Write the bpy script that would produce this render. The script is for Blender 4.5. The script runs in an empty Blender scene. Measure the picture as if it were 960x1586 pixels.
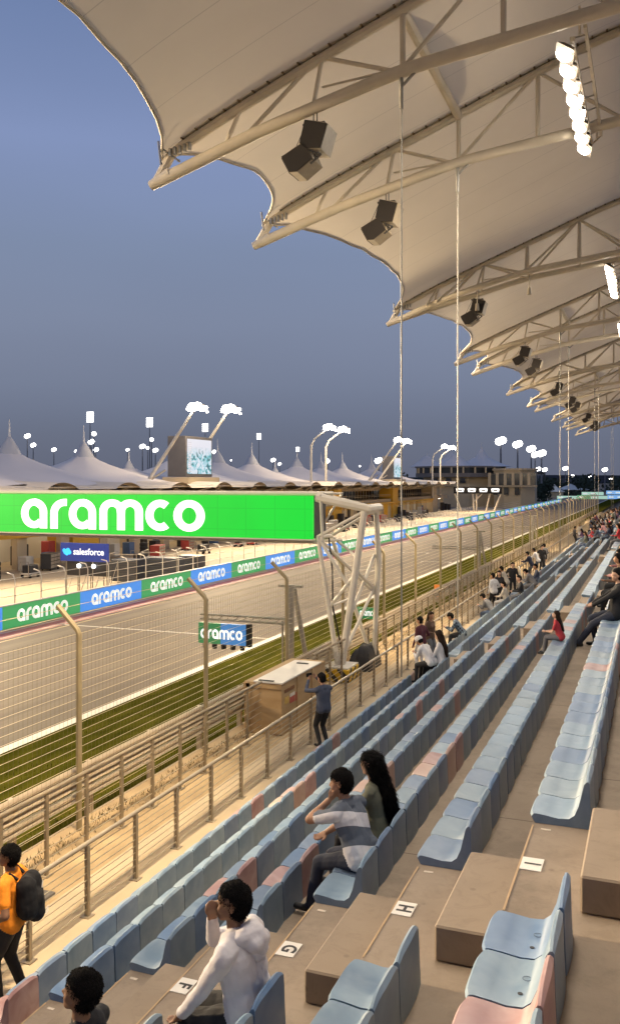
import bpy, bmesh, math, random
import numpy as np
from mathutils import Vector, Matrix, noise
R = math.radians
random.seed(7)
SC = bpy.context.scene
COL = SC.collection

# ------------------------------------------------------------------ camera, sky, lights, exposure
EYE = 6.6                                     # eye height above the race track (track = z 0)
cam_d = bpy.data.cameras.new('camera'); cam = bpy.data.objects.new('camera', cam_d); COL.objects.link(cam)
cam.location = (0, 0, EYE); cam.rotation_euler = (R(90), 0, R(21.05))
cam_d.sensor_fit = 'VERTICAL'; cam_d.sensor_height = 24; cam_d.lens = 1377 / 1586 * 24
cam_d.shift_y = -0.0303; cam_d.clip_start = 0.05; cam_d.clip_end = 9000
SC.camera = cam
SC.view_settings.view_transform = 'Standard'; SC.view_settings.look = 'None'
SC.view_settings.exposure = 0.0; SC.view_settings.gamma = 1.0
SC.render.engine = 'CYCLES'
SC.cycles.max_bounces = 5; SC.cycles.diffuse_bounces = 3; SC.cycles.glossy_bounces = 2
SC.cycles.transparent_max_bounces = 6; SC.cycles.sample_clamp_indirect = 4.0; SC.cycles.use_denoising = True

world = bpy.data.worlds.new('World'); SC.world = world; world.use_nodes = True
wn = world.node_tree.nodes; wl = world.node_tree.links; wn.clear()
out = wn.new('ShaderNodeOutputWorld')
sky = wn.new('ShaderNodeTexSky'); sky.sky_type = 'NISHITA'; sky.sun_disc = False
sky.sun_elevation = R(-2.0); sky.sun_rotation = R(150); sky.air_density = 1.2; sky.dust_density = 2.5
bg1 = wn.new('ShaderNodeBackground'); bg1.inputs[1].default_value = 0.12; wl.new(sky.outputs[0], bg1.inputs[0])
tc = wn.new('ShaderNodeTexCoord'); sep = wn.new('ShaderNodeSeparateXYZ'); wl.new(tc.outputs['Generated'], sep.inputs[0])
ramp = wn.new('ShaderNodeValToRGB'); wl.new(sep.outputs['Z'], ramp.inputs[0])
cr = ramp.color_ramp; cr.interpolation = 'LINEAR'
for i, (p, c) in enumerate([(0.0, (.128, .140, .196)), (0.05, (.145, .166, .232)), (0.105, (.172, .210, .302)), (0.175, (.188, .235, .348)), (0.25, (.190, .248, .385)), (0.35, (.208, .275, .48)), (0.47, (.145, .21, .395)), (1.0, (.12, .19, .40))]):
    e = cr.elements[i] if i < 2 else cr.elements.new(p)
    e.position = p; e.color = (*c, 1)
bg2 = wn.new('ShaderNodeBackground'); bg2.inputs[1].default_value = 1.0
nz = wn.new('ShaderNodeTexNoise'); nz.inputs['Scale'].default_value = 1.6; nz.inputs['Detail'].default_value = 3
mp = wn.new('ShaderNodeMapping'); mp.inputs['Scale'].default_value = (1, 1, 4); wl.new(tc.outputs['Generated'], mp.inputs[0]); wl.new(mp.outputs[0], nz.inputs['Vector'])
hm = wn.new('ShaderNodeMapRange'); hm.inputs['From Min'].default_value = .3; hm.inputs['From Max'].default_value = .7
hm.inputs['To Min'].default_value = .955; hm.inputs['To Max'].default_value = 1.045; wl.new(nz.outputs[0], hm.inputs[0])
mx = wn.new('ShaderNodeVectorMath'); mx.operation = 'SCALE'; wl.new(ramp.outputs[0], mx.inputs[0]); wl.new(hm.outputs[0], mx.inputs['Scale'])
wl.new(mx.outputs[0], bg2.inputs[0])
add = wn.new('ShaderNodeAddShader'); wl.new(bg1.outputs[0], add.inputs[0]); wl.new(bg2.outputs[0], add.inputs[1])
wl.new(add.outputs[0], out.inputs[0])

def light(name, kind, loc, target, power, color, size=1.0, size_y=None, spot=None):
    ld = bpy.data.lights.new(name, kind); ld.energy = power; ld.color = color
    if kind == 'AREA':
        ld.shape = 'RECTANGLE'; ld.size = size; ld.size_y = size_y or size
    else:
        ld.shadow_soft_size = size
    if spot: ld.spot_size = R(spot); ld.spot_blend = .6
    o = bpy.data.objects.new(name, ld); COL.objects.link(o); o.location = loc
    o.rotation_euler = (Vector(target) - Vector(loc)).to_track_quat('-Z', 'Y').to_euler()
    return o
WARM = (1.0, .77, .48); WHITE = (1.0, .90, .76)
MAST_Y = [(4, 9), (40, 45.5), (77, 82.3), (113.7, 119.6), (150.7, 156.6), (185.6, 193)]
# floodlights of the masts along the pit roof: they light the track, the stand front and the canopy's underside
for a, b in MAST_Y[:6]:
    y = (a + b) / 2
    light('mast_floodlight', 'SPOT', (-41.0, y, 13.6), (-14, y - 6, 5), 42000, WARM, .9, spot=150)
    light('mast_high_floodlight', 'SPOT', (-41.0, y, 14.2), (-10, y - 8, 17.5), 205000, WARM, .9, spot=56)
    light('mast_spill', 'POINT', (-40.6, y, 15.2), (0, 0, 0), 5200, WARM, .9)
# the floodlight bars under the canopy
BARS = [(4.5, 13.0), (25.8, 34.2), (53.2, 61.2), (73.2, 80.6), (100.6, 108.6), (120, 128)]
for a, b in BARS:
    light('canopy_floodlight', 'AREA', (-2.2, (a + b) / 2, 18.75), (-5.5, (a + b) / 2 - 1, 0), 1650, WHITE, b - a, .5).data.spread = R(170)
    light('canopy_track_light', 'SPOT', (-2.7, (a + b) / 2, 18.7), (-22, (a + b) / 2 + 4, 0), 5000, WARM, .6, spot=80)
    light('canopy_walkway_light', 'SPOT', (-2.7, (a + b) / 2, 18.6), (-9.8, (a + b) / 2 + 2, .9), 19000, WARM, .6, spot=40)
# lamps of the paddock behind the pits
for y in ():
    light('paddock_floodlight', 'SPOT', (-98, y, 30), (-50, y + 8, 6), 90000, WHITE, 1.5, spot=110)

# ------------------------------------------------------------------ materials
MATS = {}
def mat(name, col, rough=.6, var=0.0, scale=4.0, bump=0.0, bscale=40.0, metal=0.0, emit=None, es=1.0, col2=None, stretch=None, detail=6, coord='Object', spec=.5, sharp=None):
    if name in MATS: return MATS[name]
    m = bpy.data.materials.new(name); m.use_nodes = True
    n = m.node_tree.nodes; l = m.node_tree.links; b = n['Principled BSDF']
    b.inputs['Base Color'].default_value = (*col, 1); b.inputs['Roughness'].default_value = rough; b.inputs['Metallic'].default_value = metal
    b.inputs['Specular IOR Level'].default_value = spec
    t = n.new('ShaderNodeTexCoord'); mpn = n.new('ShaderNodeMapping'); l.new(t.outputs[coord], mpn.inputs[0])
    if stretch: mpn.inputs['Scale'].default_value = stretch
    if var or col2:
        z = n.new('ShaderNodeTexNoise'); z.inputs['Scale'].default_value = scale; z.inputs['Detail'].default_value = detail
        l.new(mpn.outputs[0], z.inputs['Vector'])
        r = n.new('ShaderNodeValToRGB'); l.new(z.outputs[0], r.inputs[0])
        c2 = col2 or tuple(min(1, c * (1 + var)) for c in col); c1 = col if col2 else tuple(c * (1 - var) for c in col)
        lo, hi = sharp or (.3, .7)
        r.color_ramp.elements[0].position = lo; r.color_ramp.elements[1].position = hi
        r.color_ramp.elements[0].color = (*c1, 1); r.color_ramp.elements[1].color = (*c2, 1)
        l.new(r.outputs[0], b.inputs['Base Color'])
        rr = n.new('ShaderNodeMapRange'); rr.inputs['To Min'].default_value = max(0, rough - .12); rr.inputs['To Max'].default_value = min(1, rough + .12)
        l.new(z.outputs[0], rr.inputs[0]); l.new(rr.outputs[0], b.inputs['Roughness'])
    if bump:
        z2 = n.new('ShaderNodeTexNoise'); z2.inputs['Scale'].default_value = bscale; z2.inputs['Detail'].default_value = 5
        l.new(mpn.outputs[0], z2.inputs['Vector'])
        bp = n.new('ShaderNodeBump'); bp.inputs['Strength'].default_value = bump; bp.inputs['Distance'].default_value = .02
        l.new(z2.outputs[0], bp.inputs['Height']); l.new(bp.outputs[0], b.inputs['Normal'])
    if emit:
        b.inputs['Emission Color'].default_value = (*emit, 1); b.inputs['Emission Strength'].default_value = es
    MATS[name] = m
    return m

def seat_mat(name, col, fade):
    """Sun-bleached plastic: pale blotches that differ from seat to seat."""
    m = bpy.data.materials.new(name); m.use_nodes = True
    n = m.node_tree.nodes; l = m.node_tree.links; b = n['Principled BSDF']
    t = n.new('ShaderNodeTexCoord'); oi = n.new('ShaderNodeObjectInfo')
    ad = n.new('ShaderNodeVectorMath'); ad.operation = 'ADD'
    ml = n.new('ShaderNodeVectorMath'); ml.operation = 'SCALE'; ml.inputs[0].default_value = (31, 17, 9); l.new(oi.outputs['Random'], ml.inputs['Scale'])
    l.new(t.outputs['Object'], ad.inputs[0]); l.new(ml.outputs[0], ad.inputs[1])
    z = n.new('ShaderNodeTexNoise'); z.inputs['Scale'].default_value = 5; z.inputs['Detail'].default_value = 5; z.inputs['Distortion'].default_value = .6
    l.new(ad.outputs[0], z.inputs['Vector'])
    r = n.new('ShaderNodeValToRGB'); r.color_ramp.elements[0].position = .35; r.color_ramp.elements[1].position = .72
    r.color_ramp.elements[0].color = (*col, 1); r.color_ramp.elements[1].color = (*fade, 1); l.new(z.outputs[0], r.inputs[0])
    hs = n.new('ShaderNodeHueSaturation'); mr = n.new('ShaderNodeMapRange'); mr.inputs['To Min'].default_value = .9; mr.inputs['To Max'].default_value = 1.1
    l.new(oi.outputs['Random'], mr.inputs[0]); l.new(mr.outputs[0], hs.inputs['Value']); l.new(r.outputs[0], hs.inputs['Color'])
    l.new(hs.outputs[0], b.inputs['Base Color'])
    z2 = n.new('ShaderNodeTexNoise'); z2.inputs['Scale'].default_value = 60; l.new(ad.outputs[0], z2.inputs['Vector'])
    rr = n.new('ShaderNodeMapRange'); rr.inputs['To Min'].default_value = .32; rr.inputs['To Max'].default_value = .6
    l.new(z.outputs[0], rr.inputs[0]); l.new(rr.outputs[0], b.inputs['Roughness'])
    bp = n.new('ShaderNodeBump'); bp.inputs['Strength'].default_value = .08; l.new(z2.outputs[0], bp.inputs['Height']); l.new(bp.outputs[0], b.inputs['Normal'])
    MATS[name] = m
    return m
SEATM = {'sky blue': seat_mat('seat_sky_blue', (.150, .225, .31), (.235, .31, .385)),
         'mid blue': seat_mat('seat_mid_blue', (.10, .175, .305), (.165, .245, .365)),
         'slate blue': seat_mat('seat_slate_blue', (.13, .19, .29), (.20, .265, .355)),
         'pale blue grey': seat_mat('seat_pale_blue_grey', (.18, .255, .325), (.27, .335, .395)),
         'faded pink': seat_mat('seat_faded_pink', (.30, .175, .175), (.42, .30, .29)),
         'salmon': seat_mat('seat_salmon', (.40, .27, .225), (.46, .35, .31))}
white_paint = mat('white_paint_steel', (.64, .59, .50), .45, .06, 1.5)
cream_steel = mat('cream_steel', (.66, .59, .48), .42, .10, 1.2, .05, 20)
galv = mat('galvanised_steel', (.40, .36, .30), .38, .14, 3, metal=.55)
rail_steel = mat('rail_steel', (.34, .28, .20), .36, .15, 2, metal=.4)
wire_m = mat('wire_steel', (.42, .36, .26), .4, metal=.4)
fence_m = mat('fence_post_paint', (.29, .23, .13), .5, .15, 3, metal=.2)
black_m = mat('black_plastic', (.012, .012, .014), .8, .2, 6, .1, 50, spec=.2)
dark_m = mat('dark_metal', (.035, .034, .036), .5, .2, 5)
concrete = mat('terrace_concrete', (.225, .172, .125), .78, bump=.10, bscale=60, col2=(.30, .238, .18), scale=1.6, detail=9)
step_m = mat('step_concrete', (.235, .178, .125), .75, bump=.08, bscale=70, col2=(.285, .22, .16), scale=2.5, detail=9)
edge_m = mat('edge_strip_paint', (.42, .28, .15), .6, .15, 8)

def grime(m, amount=.4):
    """Scuffs, drips and small dark spots worn into concrete."""
    n = m.node_tree.nodes; l = m.node_tree.links; b = n['Principled BSDF']; t = n.new('ShaderNodeTexCoord'); src = b.inputs['Base Color'].links[0].from_socket
    v = n.new('ShaderNodeTexVoronoi'); v.inputs['Scale'].default_value = 3.2; v.inputs['Randomness'].default_value = 1; l.new(t.outputs['Object'], v.inputs['Vector'])
    r = n.new('ShaderNodeValToRGB'); r.color_ramp.elements[0].position = .045; r.color_ramp.elements[0].color = (.45, .42, .40, 1); r.color_ramp.elements[1].position = .085; l.new(v.outputs['Distance'], r.inputs[0])
    z = n.new('ShaderNodeTexNoise'); z.inputs['Scale'].default_value = 5.5; z.inputs['Detail'].default_value = 9; z.inputs['Roughness'].default_value = .72; z.inputs['Distortion'].default_value = 1.2; l.new(t.outputs['Object'], z.inputs['Vector'])
    r2 = n.new('ShaderNodeValToRGB'); r2.color_ramp.elements[0].position = .36; r2.color_ramp.elements[0].color = (.70, .68, .66, 1); r2.color_ramp.elements[1].position = .50; l.new(z.outputs[0], r2.inputs[0])
    a = n.new('ShaderNodeMix'); a.data_type = 'RGBA'; a.blend_type = 'MULTIPLY'; a.inputs[0].default_value = amount; l.new(src, a.inputs[6]); l.new(r.outputs[0], a.inputs[7])
    c = n.new('ShaderNodeMix'); c.data_type = 'RGBA'; c.blend_type = 'MULTIPLY'; c.inputs[0].default_value = amount; l.new(a.outputs[2], c.inputs[6]); l.new(r2.outputs[0], c.inputs[7]); l.new(c.outputs[2], b.inputs['Base Color'])
grime(step_m)
rod_m = mat('tie_rod_steel', (.26, .25, .23), .5, .1, 3)
# ------------------------------------------------------------------ mesh helpers
def tag(o, label=None, cat=None, group=None, kind=None):
    if label: o['label'] = label
    if cat: o['category'] = cat
    if group: o['group'] = group
    if kind: o['kind'] = kind
    return o
def empty(name, loc=(0, 0, 0), rz=0, label=None, cat=None, group=None):
    o = bpy.data.objects.new(name, None); COL.objects.link(o); o.location = loc; o.rotation_euler = (0, 0, rz); o.empty_display_size = .2
    return tag(o, label, cat, group)
def link_mesh(name, me, m, parent=None, loc=None):
    o = bpy.data.objects.new(name, me); COL.objects.link(o)
    for x in (m if isinstance(m, (list, tuple)) else [m]): me.materials.append(x)
    if parent: o.parent = parent
    if loc: o.location = loc
    return o
class MB:
    def __init__(s): s.v = []; s.f = []; s.m = []
    def face(s, idx, mi=0): s.f.append(idx); s.m.append(mi)
    def quad(s, a, b, c, d, mi=0):
        k = len(s.v); s.v += [tuple(a), tuple(b), tuple(c), tuple(d)]; s.face((k, k+1, k+2, k+3), mi); return s
    def box(s, x0, x1, y0, y1, z0, z1, mi=0, bev=0.0):
        k = len(s.v)
        if bev:
            b = bev
            for (z, q) in ((z0, b), (z0 + b, 0), (z1 - b, 0), (z1, b)):
                s.v += [(x0+q+b*(q == 0), y0+q, z), (x1-q-b*(q == 0), y0+q, z), (x1-q, y0+q+b*(q == 0), z), (x1-q, y1-q-b*(q == 0), z),
                        (x1-q-b*(q == 0), y1-q, z), (x0+q+b*(q == 0), y1-q, z), (x0+q, y1-q-b*(q == 0), z), (x0+q, y0+q+b*(q == 0), z)]
            for j in range(3):
                for i in range(8): s.face((k+j*8+i, k+j*8+(i+1) % 8, k+j*8+8+(i+1) % 8, k+j*8+8+i), mi)
            s.face(tuple(k+i for i in range(7, -1, -1)), mi); s.face(tuple(k+24+i for i in range(8)), mi)
            return s
        s.v += [(x0,y0,z0),(x1,y0,z0),(x1,y1,z0),(x0,y1,z0),(x0,y0,z1),(x1,y0,z1),(x1,y1,z1),(x0,y1,z1)]
        for q in ((3,2,1,0),(4,5,6,7),(0,1,5,4),(1,2,6,5),(2,3,7,6),(3,0,4,7)): s.face(tuple(k+i for i in q), mi)
        return s
    def tube(s, pts, r, n=8, mi=0, cap=True):
        pts = [Vector(p) for p in pts]; rs = r if isinstance(r, (list, tuple)) else [r]*len(pts)
        d0 = (pts[1]-pts[0]).normalized(); up = Vector((0,0,1)) if abs(d0.z) < .9 else Vector((0,1,0))
        k = len(s.v)
        for i, p in enumerate(pts):
            d = (pts[min(i+1, len(pts)-1)] - pts[max(i-1, 0)]).normalized()
            a = d.cross(up).normalized(); b = a.cross(d).normalized()
            for j in range(n):
                t = 2*math.pi*(j+.5)/n; s.v.append(tuple(p + a*(math.cos(t)*rs[i]) + b*(math.sin(t)*rs[i])))
        for i in range(len(pts)-1):
            for j in range(n): s.face((k+i*n+j, k+i*n+(j+1) % n, k+(i+1)*n+(j+1) % n, k+(i+1)*n+j), mi)
        if cap: s.face(tuple(k+j for j in range(n-1, -1, -1)), mi); s.face(tuple(k+(len(pts)-1)*n+j for j in range(n)), mi)
        return s
    def beam(s, p, q, w, h, mi=0):
        p = Vector(p); q = Vector(q); d = (q-p).normalized(); up = Vector((0,0,1)) if abs(d.z) < .95 else Vector((0,1,0))
        a = d.cross(up).normalized()*(w/2); b = a.cross(d).normalized()*(h/2); k = len(s.v)
        for c in (p, q):
            for (x, y) in ((-1,-1),(1,-1),(1,1),(-1,1)): s.v.append(tuple(c+a*x+b*y))
        for f in ((3,2,1,0),(4,5,6,7),(0,1,5,4),(1,2,6,5),(2,3,7,6),(3,0,4,7)): s.face(tuple(k+i for i in f), mi)
        return s
    def prism(s, poly, fn, t, mi=0):
        """poly: list of (a,b); fn(a,b,c) -> point; extruded from c=0 to c=t."""
        k = len(s.v); n = len(poly)
        s.v += [tuple(fn(a, b, 0)) for a, b in poly] + [tuple(fn(a, b, t)) for a, b in poly]
        s.face(tuple(k+i for i in range(n)), mi); s.face(tuple(k+n+i for i in range(n-1, -1, -1)), mi)
        for i in range(n): s.face((k+i, k+n+i, k+n+(i+1) % n, k+(i+1) % n), mi)
        return s
    def lathe(s, prof, c=(0,0,0), n=16, mi=0, sx=1, sy=1):
        k = len(s.v)
        for (r, z) in prof:
            for j in range(n):
                t = 2*math.pi*j/n; s.v.append((c[0]+math.cos(t)*r*sx, c[1]+math.sin(t)*r*sy, c[2]+z))
        for i in range(len(prof)-1):
            for j in range(n): s.face((k+i*n+j, k+i*n+(j+1) % n, k+(i+1)*n+(j+1) % n, k+(i+1)*n+j), mi)
        return s
    def mesh(s, name, smooth=False):
        me = bpy.data.meshes.new(name); me.from_pydata(s.v, [], s.f)
        if any(s.m): me.polygons.foreach_set('material_index', s.m)
        bm = bmesh.new(); bm.from_mesh(me); bmesh.ops.recalc_face_normals(bm, faces=bm.faces); bm.to_mesh(me); bm.free()
        if smooth:
            me.polygons.foreach_set('use_smooth', [True]*len(me.polygons))
            try: me.set_sharp_from_angle(angle=R(38))
            except Exception: pass
        return me
    def build(s, name, m, parent=None, smooth=False, loc=None):
        return link_mesh(name, s.mesh(name, smooth), m, parent, loc)
def struct(name, mb, m, **k): return tag(mb.build(name, m, **k), kind='structure')

def copy_thing(o, parent=None):
    c = o.copy(); COL.objects.link(c)
    if parent: c.parent = parent
    for ch in list(o.children): copy_thing(ch, c)
    return c
SIN, COS, FP = math.sin(R(21.05)), math.cos(R(21.05)), 1377.0
def at(u, v=None, X=None, Y=None, d=None):
    """World position seen in the photo at column u (row v) on the plane X=, Y= or at depth d."""
    s = (u-480)/FP; ax = -SIN+COS*s; ay = COS+SIN*s
    if X is not None: d = X/ax
    if Y is not None: d = Y/ay
    return Vector((ax*d, ay*d, EYE-((v if v is not None else 745)-745)/FP*d))
ONES = ['zeroth','first','second','third','fourth','fifth','sixth','seventh','eighth','ninth','tenth','eleventh','twelfth','thirteenth','fourteenth','fifteenth','sixteenth','seventeenth','eighteenth','nineteenth']
def ordw(n):
    if n < 20: return ONES[n]
    t = {2:'twent',3:'thirt',4:'fort',5:'fift',6:'sixt',7:'sevent',8:'eight',9:'ninet'}[n//10]
    return t+'ieth' if n % 10 == 0 else t+'y-'+ONES[n % 10]

# ---- lettering: rounded stroke letters built as thick ribbons
def arc(cx, cy, rx, ry, a0, a1, n=14):
    return [(cx+rx*math.cos(R(a0+(a1-a0)*i/n)), cy+ry*math.sin(R(a0+(a1-a0)*i/n))) for i in range(n+1)]
W = .235
def stroke_word():
    """The rounded lowercase wordmark of the boards, x-height 1; returns (strokes, width)."""
    S = []; x = 0; h = W/2
    def bowl(x, w): return arc(x+w/2, .5, w/2-h, .5-h, 0, 360, 26)
    # a
    for ch in 'aramco':
        if ch == 'a':
            S.append(arc(x+.42, .5, .42-h, .5-h, 48, 318, 22)); S.append([(x+.42+.28, .80), (x+.42, 1-h)] if 0 else arc(x+.42, .55, .42-h, .45-h, 90, 0, 8)+[(x+.84-h, 0)]); x += .84+.10
        elif ch == 'r':
            S.append([(x+h, 0), (x+h, .5)]+arc(x+h+.34, .52, .34, .48-h, 180, 92, 8)+[(x+.52, 1-h)]); x += .52+.06
        elif ch == 'm':
            S.append([(x+h, 0), (x+h, .55)]+arc(x+h+.265, .6, .265, .4-h, 180, 0, 12)+[(x+h+.53, 0)])
            S.append([(x+h+.53, .55)]+arc(x+h+.795, .6, .265, .4-h, 180, 0, 12)+[(x+h+1.06, 0)]); x += 1.26+.10
        elif ch == 'c':
            S.append(arc(x+.42, .5, .42-h, .5-h, 52, 308, 20)); x += .74+.06
        elif ch == 'o':
            S.append(arc(x+.44, .5, .44-h, .5-h, 0, 360, 26)); x += .88
    return S, x
WORD, WORD_W = stroke_word()
def word_mesh(name, origin, ax, ay, nrm, height, thick=.02, width=None):
    o = Vector(origin); ax = Vector(ax).normalized(); ay = Vector(ay).normalized(); nrm = Vector(nrm).normalized()
    sx = (width/WORD_W) if width else height; mb = MB()
    for st in WORD:
        closed = (Vector(st[0])-Vector(st[-1])).length < 1e-4; n = len(st); L = []; Rr = []
        for i, p in enumerate(st):
            a = Vector(st[(i-1) % (n-1)] if closed and i == 0 else st[max(i-1, 0)]); b = Vector(st[1] if closed and i == n-1 else st[min(i+1, n-1)])
            d = (b-a).normalized(); q = Vector((-d.y, d.x))*W/2; p = Vector(p)
            L.append(p+q); Rr.append(p-q)
        k = len(mb.v)
        for c in (0, thick):
            for s_ in (L, Rr):
                mb.v += [tuple(o+ax*(v.x*sx)+ay*(v.y*height)+nrm*c) for v in s_]
        for i in range(n-1):
            mb.face((k+2*n+i, k+2*n+i+1, k+3*n+i+1, k+3*n+i)); mb.face((k+i, k+n+i, k+n+i+1, k+i+1))
            mb.face((k+i, k+i+1, k+2*n+i+1, k+2*n+i)); mb.face((k+n+i, k+3*n+i, k+3*n+i+1, k+n+i+1))
        if not closed:
            for i in (0, n-1): mb.face((k+i, k+2*n+i, k+3*n+i, k+n+i))
    return mb
def text_mesh(name, txt, size, m, parent, loc, rot, extrude=.002, xs=1.0, bold=0.0):
    cu = bpy.data.curves.new('tmp', 'FONT'); cu.body = txt; cu.size = size; cu.extrude = extrude; cu.offset = bold
    cu.align_x = 'CENTER'; cu.align_y = 'CENTER'; cu.resolution_u = 4
    t = bpy.data.objects.new('tmp', cu); COL.objects.link(t); dg = bpy.context.evaluated_depsgraph_get()
    me = bpy.data.meshes.new_from_object(t.evaluated_get(dg)); bpy.data.objects.remove(t)
    me.name = name; me.materials.clear(); o = link_mesh(name, me, m, parent)
    o.location = loc; o.rotation_euler = rot; o.scale = (xs, 1, 1)
    return o

# ================================================================== SETTING
def XE(n): return -6.10 + .877*n            # front edge of row n's tread
def ZT(n): return 1.335 + .45*n              # its height
ROWS = ['C', 'D', 'E', 'F', 'G', 'H', 'I', 'J', 'K', 'L']
G0 = .88
YEND = 172.0
m_ground = mat('desert_ground', (.27, .19, .11), .95, .2, .03, detail=8)
mb = MB(); mb.quad((-4000, -600, -.06), (4000, -600, -.06), (4000, 6000, -.06), (-4000, 6000, -.06)); struct('ground', mb, m_ground)
# asphalt with long rubbered streaks
def track_mat():
    m = bpy.data.materials.new('track_asphalt'); m.use_nodes = True; n = m.node_tree.nodes; l = m.node_tree.links; b = n['Principled BSDF']
    t = n.new('ShaderNodeTexCoord'); mp_ = n.new('ShaderNodeMapping'); mp_.inputs['Scale'].default_value = (1.1, .012, 1); l.new(t.outputs['Object'], mp_.inputs[0])
    z = n.new('ShaderNodeTexNoise'); z.inputs['Scale'].default_value = 1.7; z.inputs['Detail'].default_value = 6; z.inputs['Roughness'].default_value = .65; l.new(mp_.outputs[0], z.inputs['Vector'])
    r = n.new('ShaderNodeValToRGB'); l.new(z.outputs[0], r.inputs[0]); r.color_ramp.elements[0].position = .33; r.color_ramp.elements[1].position = .68
    r.color_ramp.elements[0].color = (.080, .061, .041, 1); r.color_ramp.elements[1].color = (.180, .136, .088, 1)
    z2 = n.new('ShaderNodeTexNoise'); z2.inputs['Scale'].default_value = .35; z2.inputs['Detail'].default_value = 7; l.new(t.outputs['Object'], z2.inputs['Vector'])
    mx_ = n.new('ShaderNodeMix'); mx_.data_type = 'RGBA'; mx_.blend_type = 'MULTIPLY'; mx_.inputs[0].default_value = .5
    r2 = n.new('ShaderNodeValToRGB'); r2.color_ramp.elements[0].color = (.6, .6, .6, 1); r2.color_ramp.elements[0].position = .3; r2.color_ramp.elements[1].position = .65; l.new(z2.outputs[0], r2.inputs[0])
    l.new(r.outputs[0], mx_.inputs[6]); l.new(r2.outputs[0], mx_.inputs[7]); l.new(mx_.outputs[2], b.inputs['Base Color']); b.inputs['Roughness'].default_value = .72
    b.inputs['Specular IOR Level'].default_value = .3
    z3 = n.new('ShaderNodeTexNoise'); z3.inputs['Scale'].default_value = 30; l.new(t.outputs['Object'], z3.inputs['Vector'])
    bp = n.new('ShaderNodeBump'); bp.inputs['Strength'].default_value = .2; l.new(z3.outputs[0], bp.inputs['Height']); l.new(bp.outputs[0], b.inputs['Normal'])
    return m
m_track = track_mat()
mb = MB(); mb.quad((-26.0, -60, 0), (-14.65, -60, 0), (-14.65, 330, 0), (-26.0, 330, 0)); struct('race_track', mb, m_track)
m_line = mat('line_paint', (.66, .62, .52), .6, .12, 3)
mb = MB()
mb.quad((-15.0, -60, .006), (-14.68, -60, .006), (-14.68, 330, .006), (-15.0, 330, .006))
for i, y0 in enumerate((63.0, 71.5, 80.0, 88.5, 97.0, 105.5)):            # grid boxes and the start line
    x0 = -17.6 if i % 2 else -21.5
    mb.quad((x0, y0, .006), (x0+2.4, y0, .006), (x0+2.4, y0+.12, .006), (x0, y0+.12, .006))
    for dx in (0, 2.3): mb.quad((x0+dx, y0-1, .006), (x0+dx+.1, y0-1, .006), (x0+dx+.1, y0-.002, .006), (x0+dx, y0-.002, .006))
mb.quad((-25.6, 34.0, .006), (-15.01, 34.0, .006), (-15.01, 34.14, .006), (-25.6, 34.14, .006))
struct('track_markings', mb, m_line)
m_kerb = mat('kerb_red', (.58, .20, .17), .7, .12, 3); m_kw = mat('kerb_white', (.56, .46, .38), .7, .1, 3)
mb = MB(); mb.box(-26.35, -26.0, -60, 330, -.02, .02, 0); mb.box(-26.2, -26.1, -60, 330, .02, .026, 1); mb.quad((-25.98, -60, .006), (-25.5, -60, .006), (-25.5, 330, .006), (-25.98, 330, .006), 0); mb.quad((-25.498, -60, .006), (-25.36, -60, .006), (-25.36, 330, .006), (-25.498, 330, .006), 1); mb.quad((-25.3, -60, .006), (-25.2, -60, .006), (-25.2, 330, .006), (-25.3, 330, .006), 0)
struct('kerb', mb, [m_kerb, m_kw])
m_pit = mat('pit_lane_concrete', (.30, .24, .165), .8, .12, .4, detail=9, col2=(.38, .31, .22))
mb = MB(); mb.quad((-46, -60, .01), (-26.35, -60, .01), (-26.35, 330, .01), (-46, 330, .01)); struct('pit_lane', mb, m_pit)
# spectator walkway, sandy strip, grass bank
m_walk = mat('walkway_concrete', (.46, .365, .24), .85, .12, .7, .1, 50, detail=9)
mb = MB(); mb.box(-7.6, XE(0)+.02, -6, YEND, .4, G0); struct('walkway', mb, m_walk)
m_sand = mat('sandy_strip', (.30, .21, .11), .95, bump=.3, bscale=25, col2=(.46, .34, .19), scale=1.3, detail=10)
mb = MB(); mb.box(-9.1, -7.6, -6, YEND, .3, G0-.03); struct('path', mb, m_sand)
m_grass = mat('grass_turf', (.036, .040, .005), 1.0, spec=0.0, col2=(.088, .082, .012), scale=2.2, detail=10, bump=.5, bscale=60, stretch=(1, .35, 1))
mb = MB(); NX, NY = 14, 500
for i in range(NX+1):
    t = i/NX; x = -9.1+(-14.66+9.1)*t
    for j in range(NY+1):
        y = -10+(330+10)*j/NY; mb.v.append((x, y, (1-t)**1.3*(G0-.06)+.01+.04*noise.noise((x*.6, y*.6, 0))*(1 if 0 < t < 1 else 0)))
for i in range(NX):
    for j in range(NY): k = i*(NY+1)+j; mb.face((k, k+1, k+NY+2, k+NY+1))
g = struct('grass_bank', mb, m_grass, smooth=True)
# blades of grass and scrub along the barrier
m_blade = mat('grass_blades', (.045, .050, .003), 1.0, .35, 1.2, spec=0.0)
def blades(name, n, fx, h, m, lab, y0=3, y1=70):
    mb = MB()
    for _ in range(n):
        y = y0+(y1-y0)*random.random()**1.8; x, z = fx(y)
        a = random.uniform(0, math.pi); w = random.uniform(.004, .010); hh = h*random.uniform(.35, 1.1); lx = random.uniform(-.5, .5)*hh; ly = random.uniform(-.5, .5)*hh
        k = len(mb.v); mb.v += [(x-w*math.cos(a), y-w*math.sin(a), z), (x+w*math.cos(a), y+w*math.sin(a), z), (x+lx, y+ly, z+hh)]; mb.face((k, k+1, k+2))
    return tag(mb.build(name, m), lab, 'grass', kind='stuff')
def gz(x): t = (x+9.1)/(-14.66+9.1); return max(0, (1-t))**1.3*(G0-.06)+.01
def fx1(y): x = random.uniform(-14.5, -9.15); return x, gz(x)-.01
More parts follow.
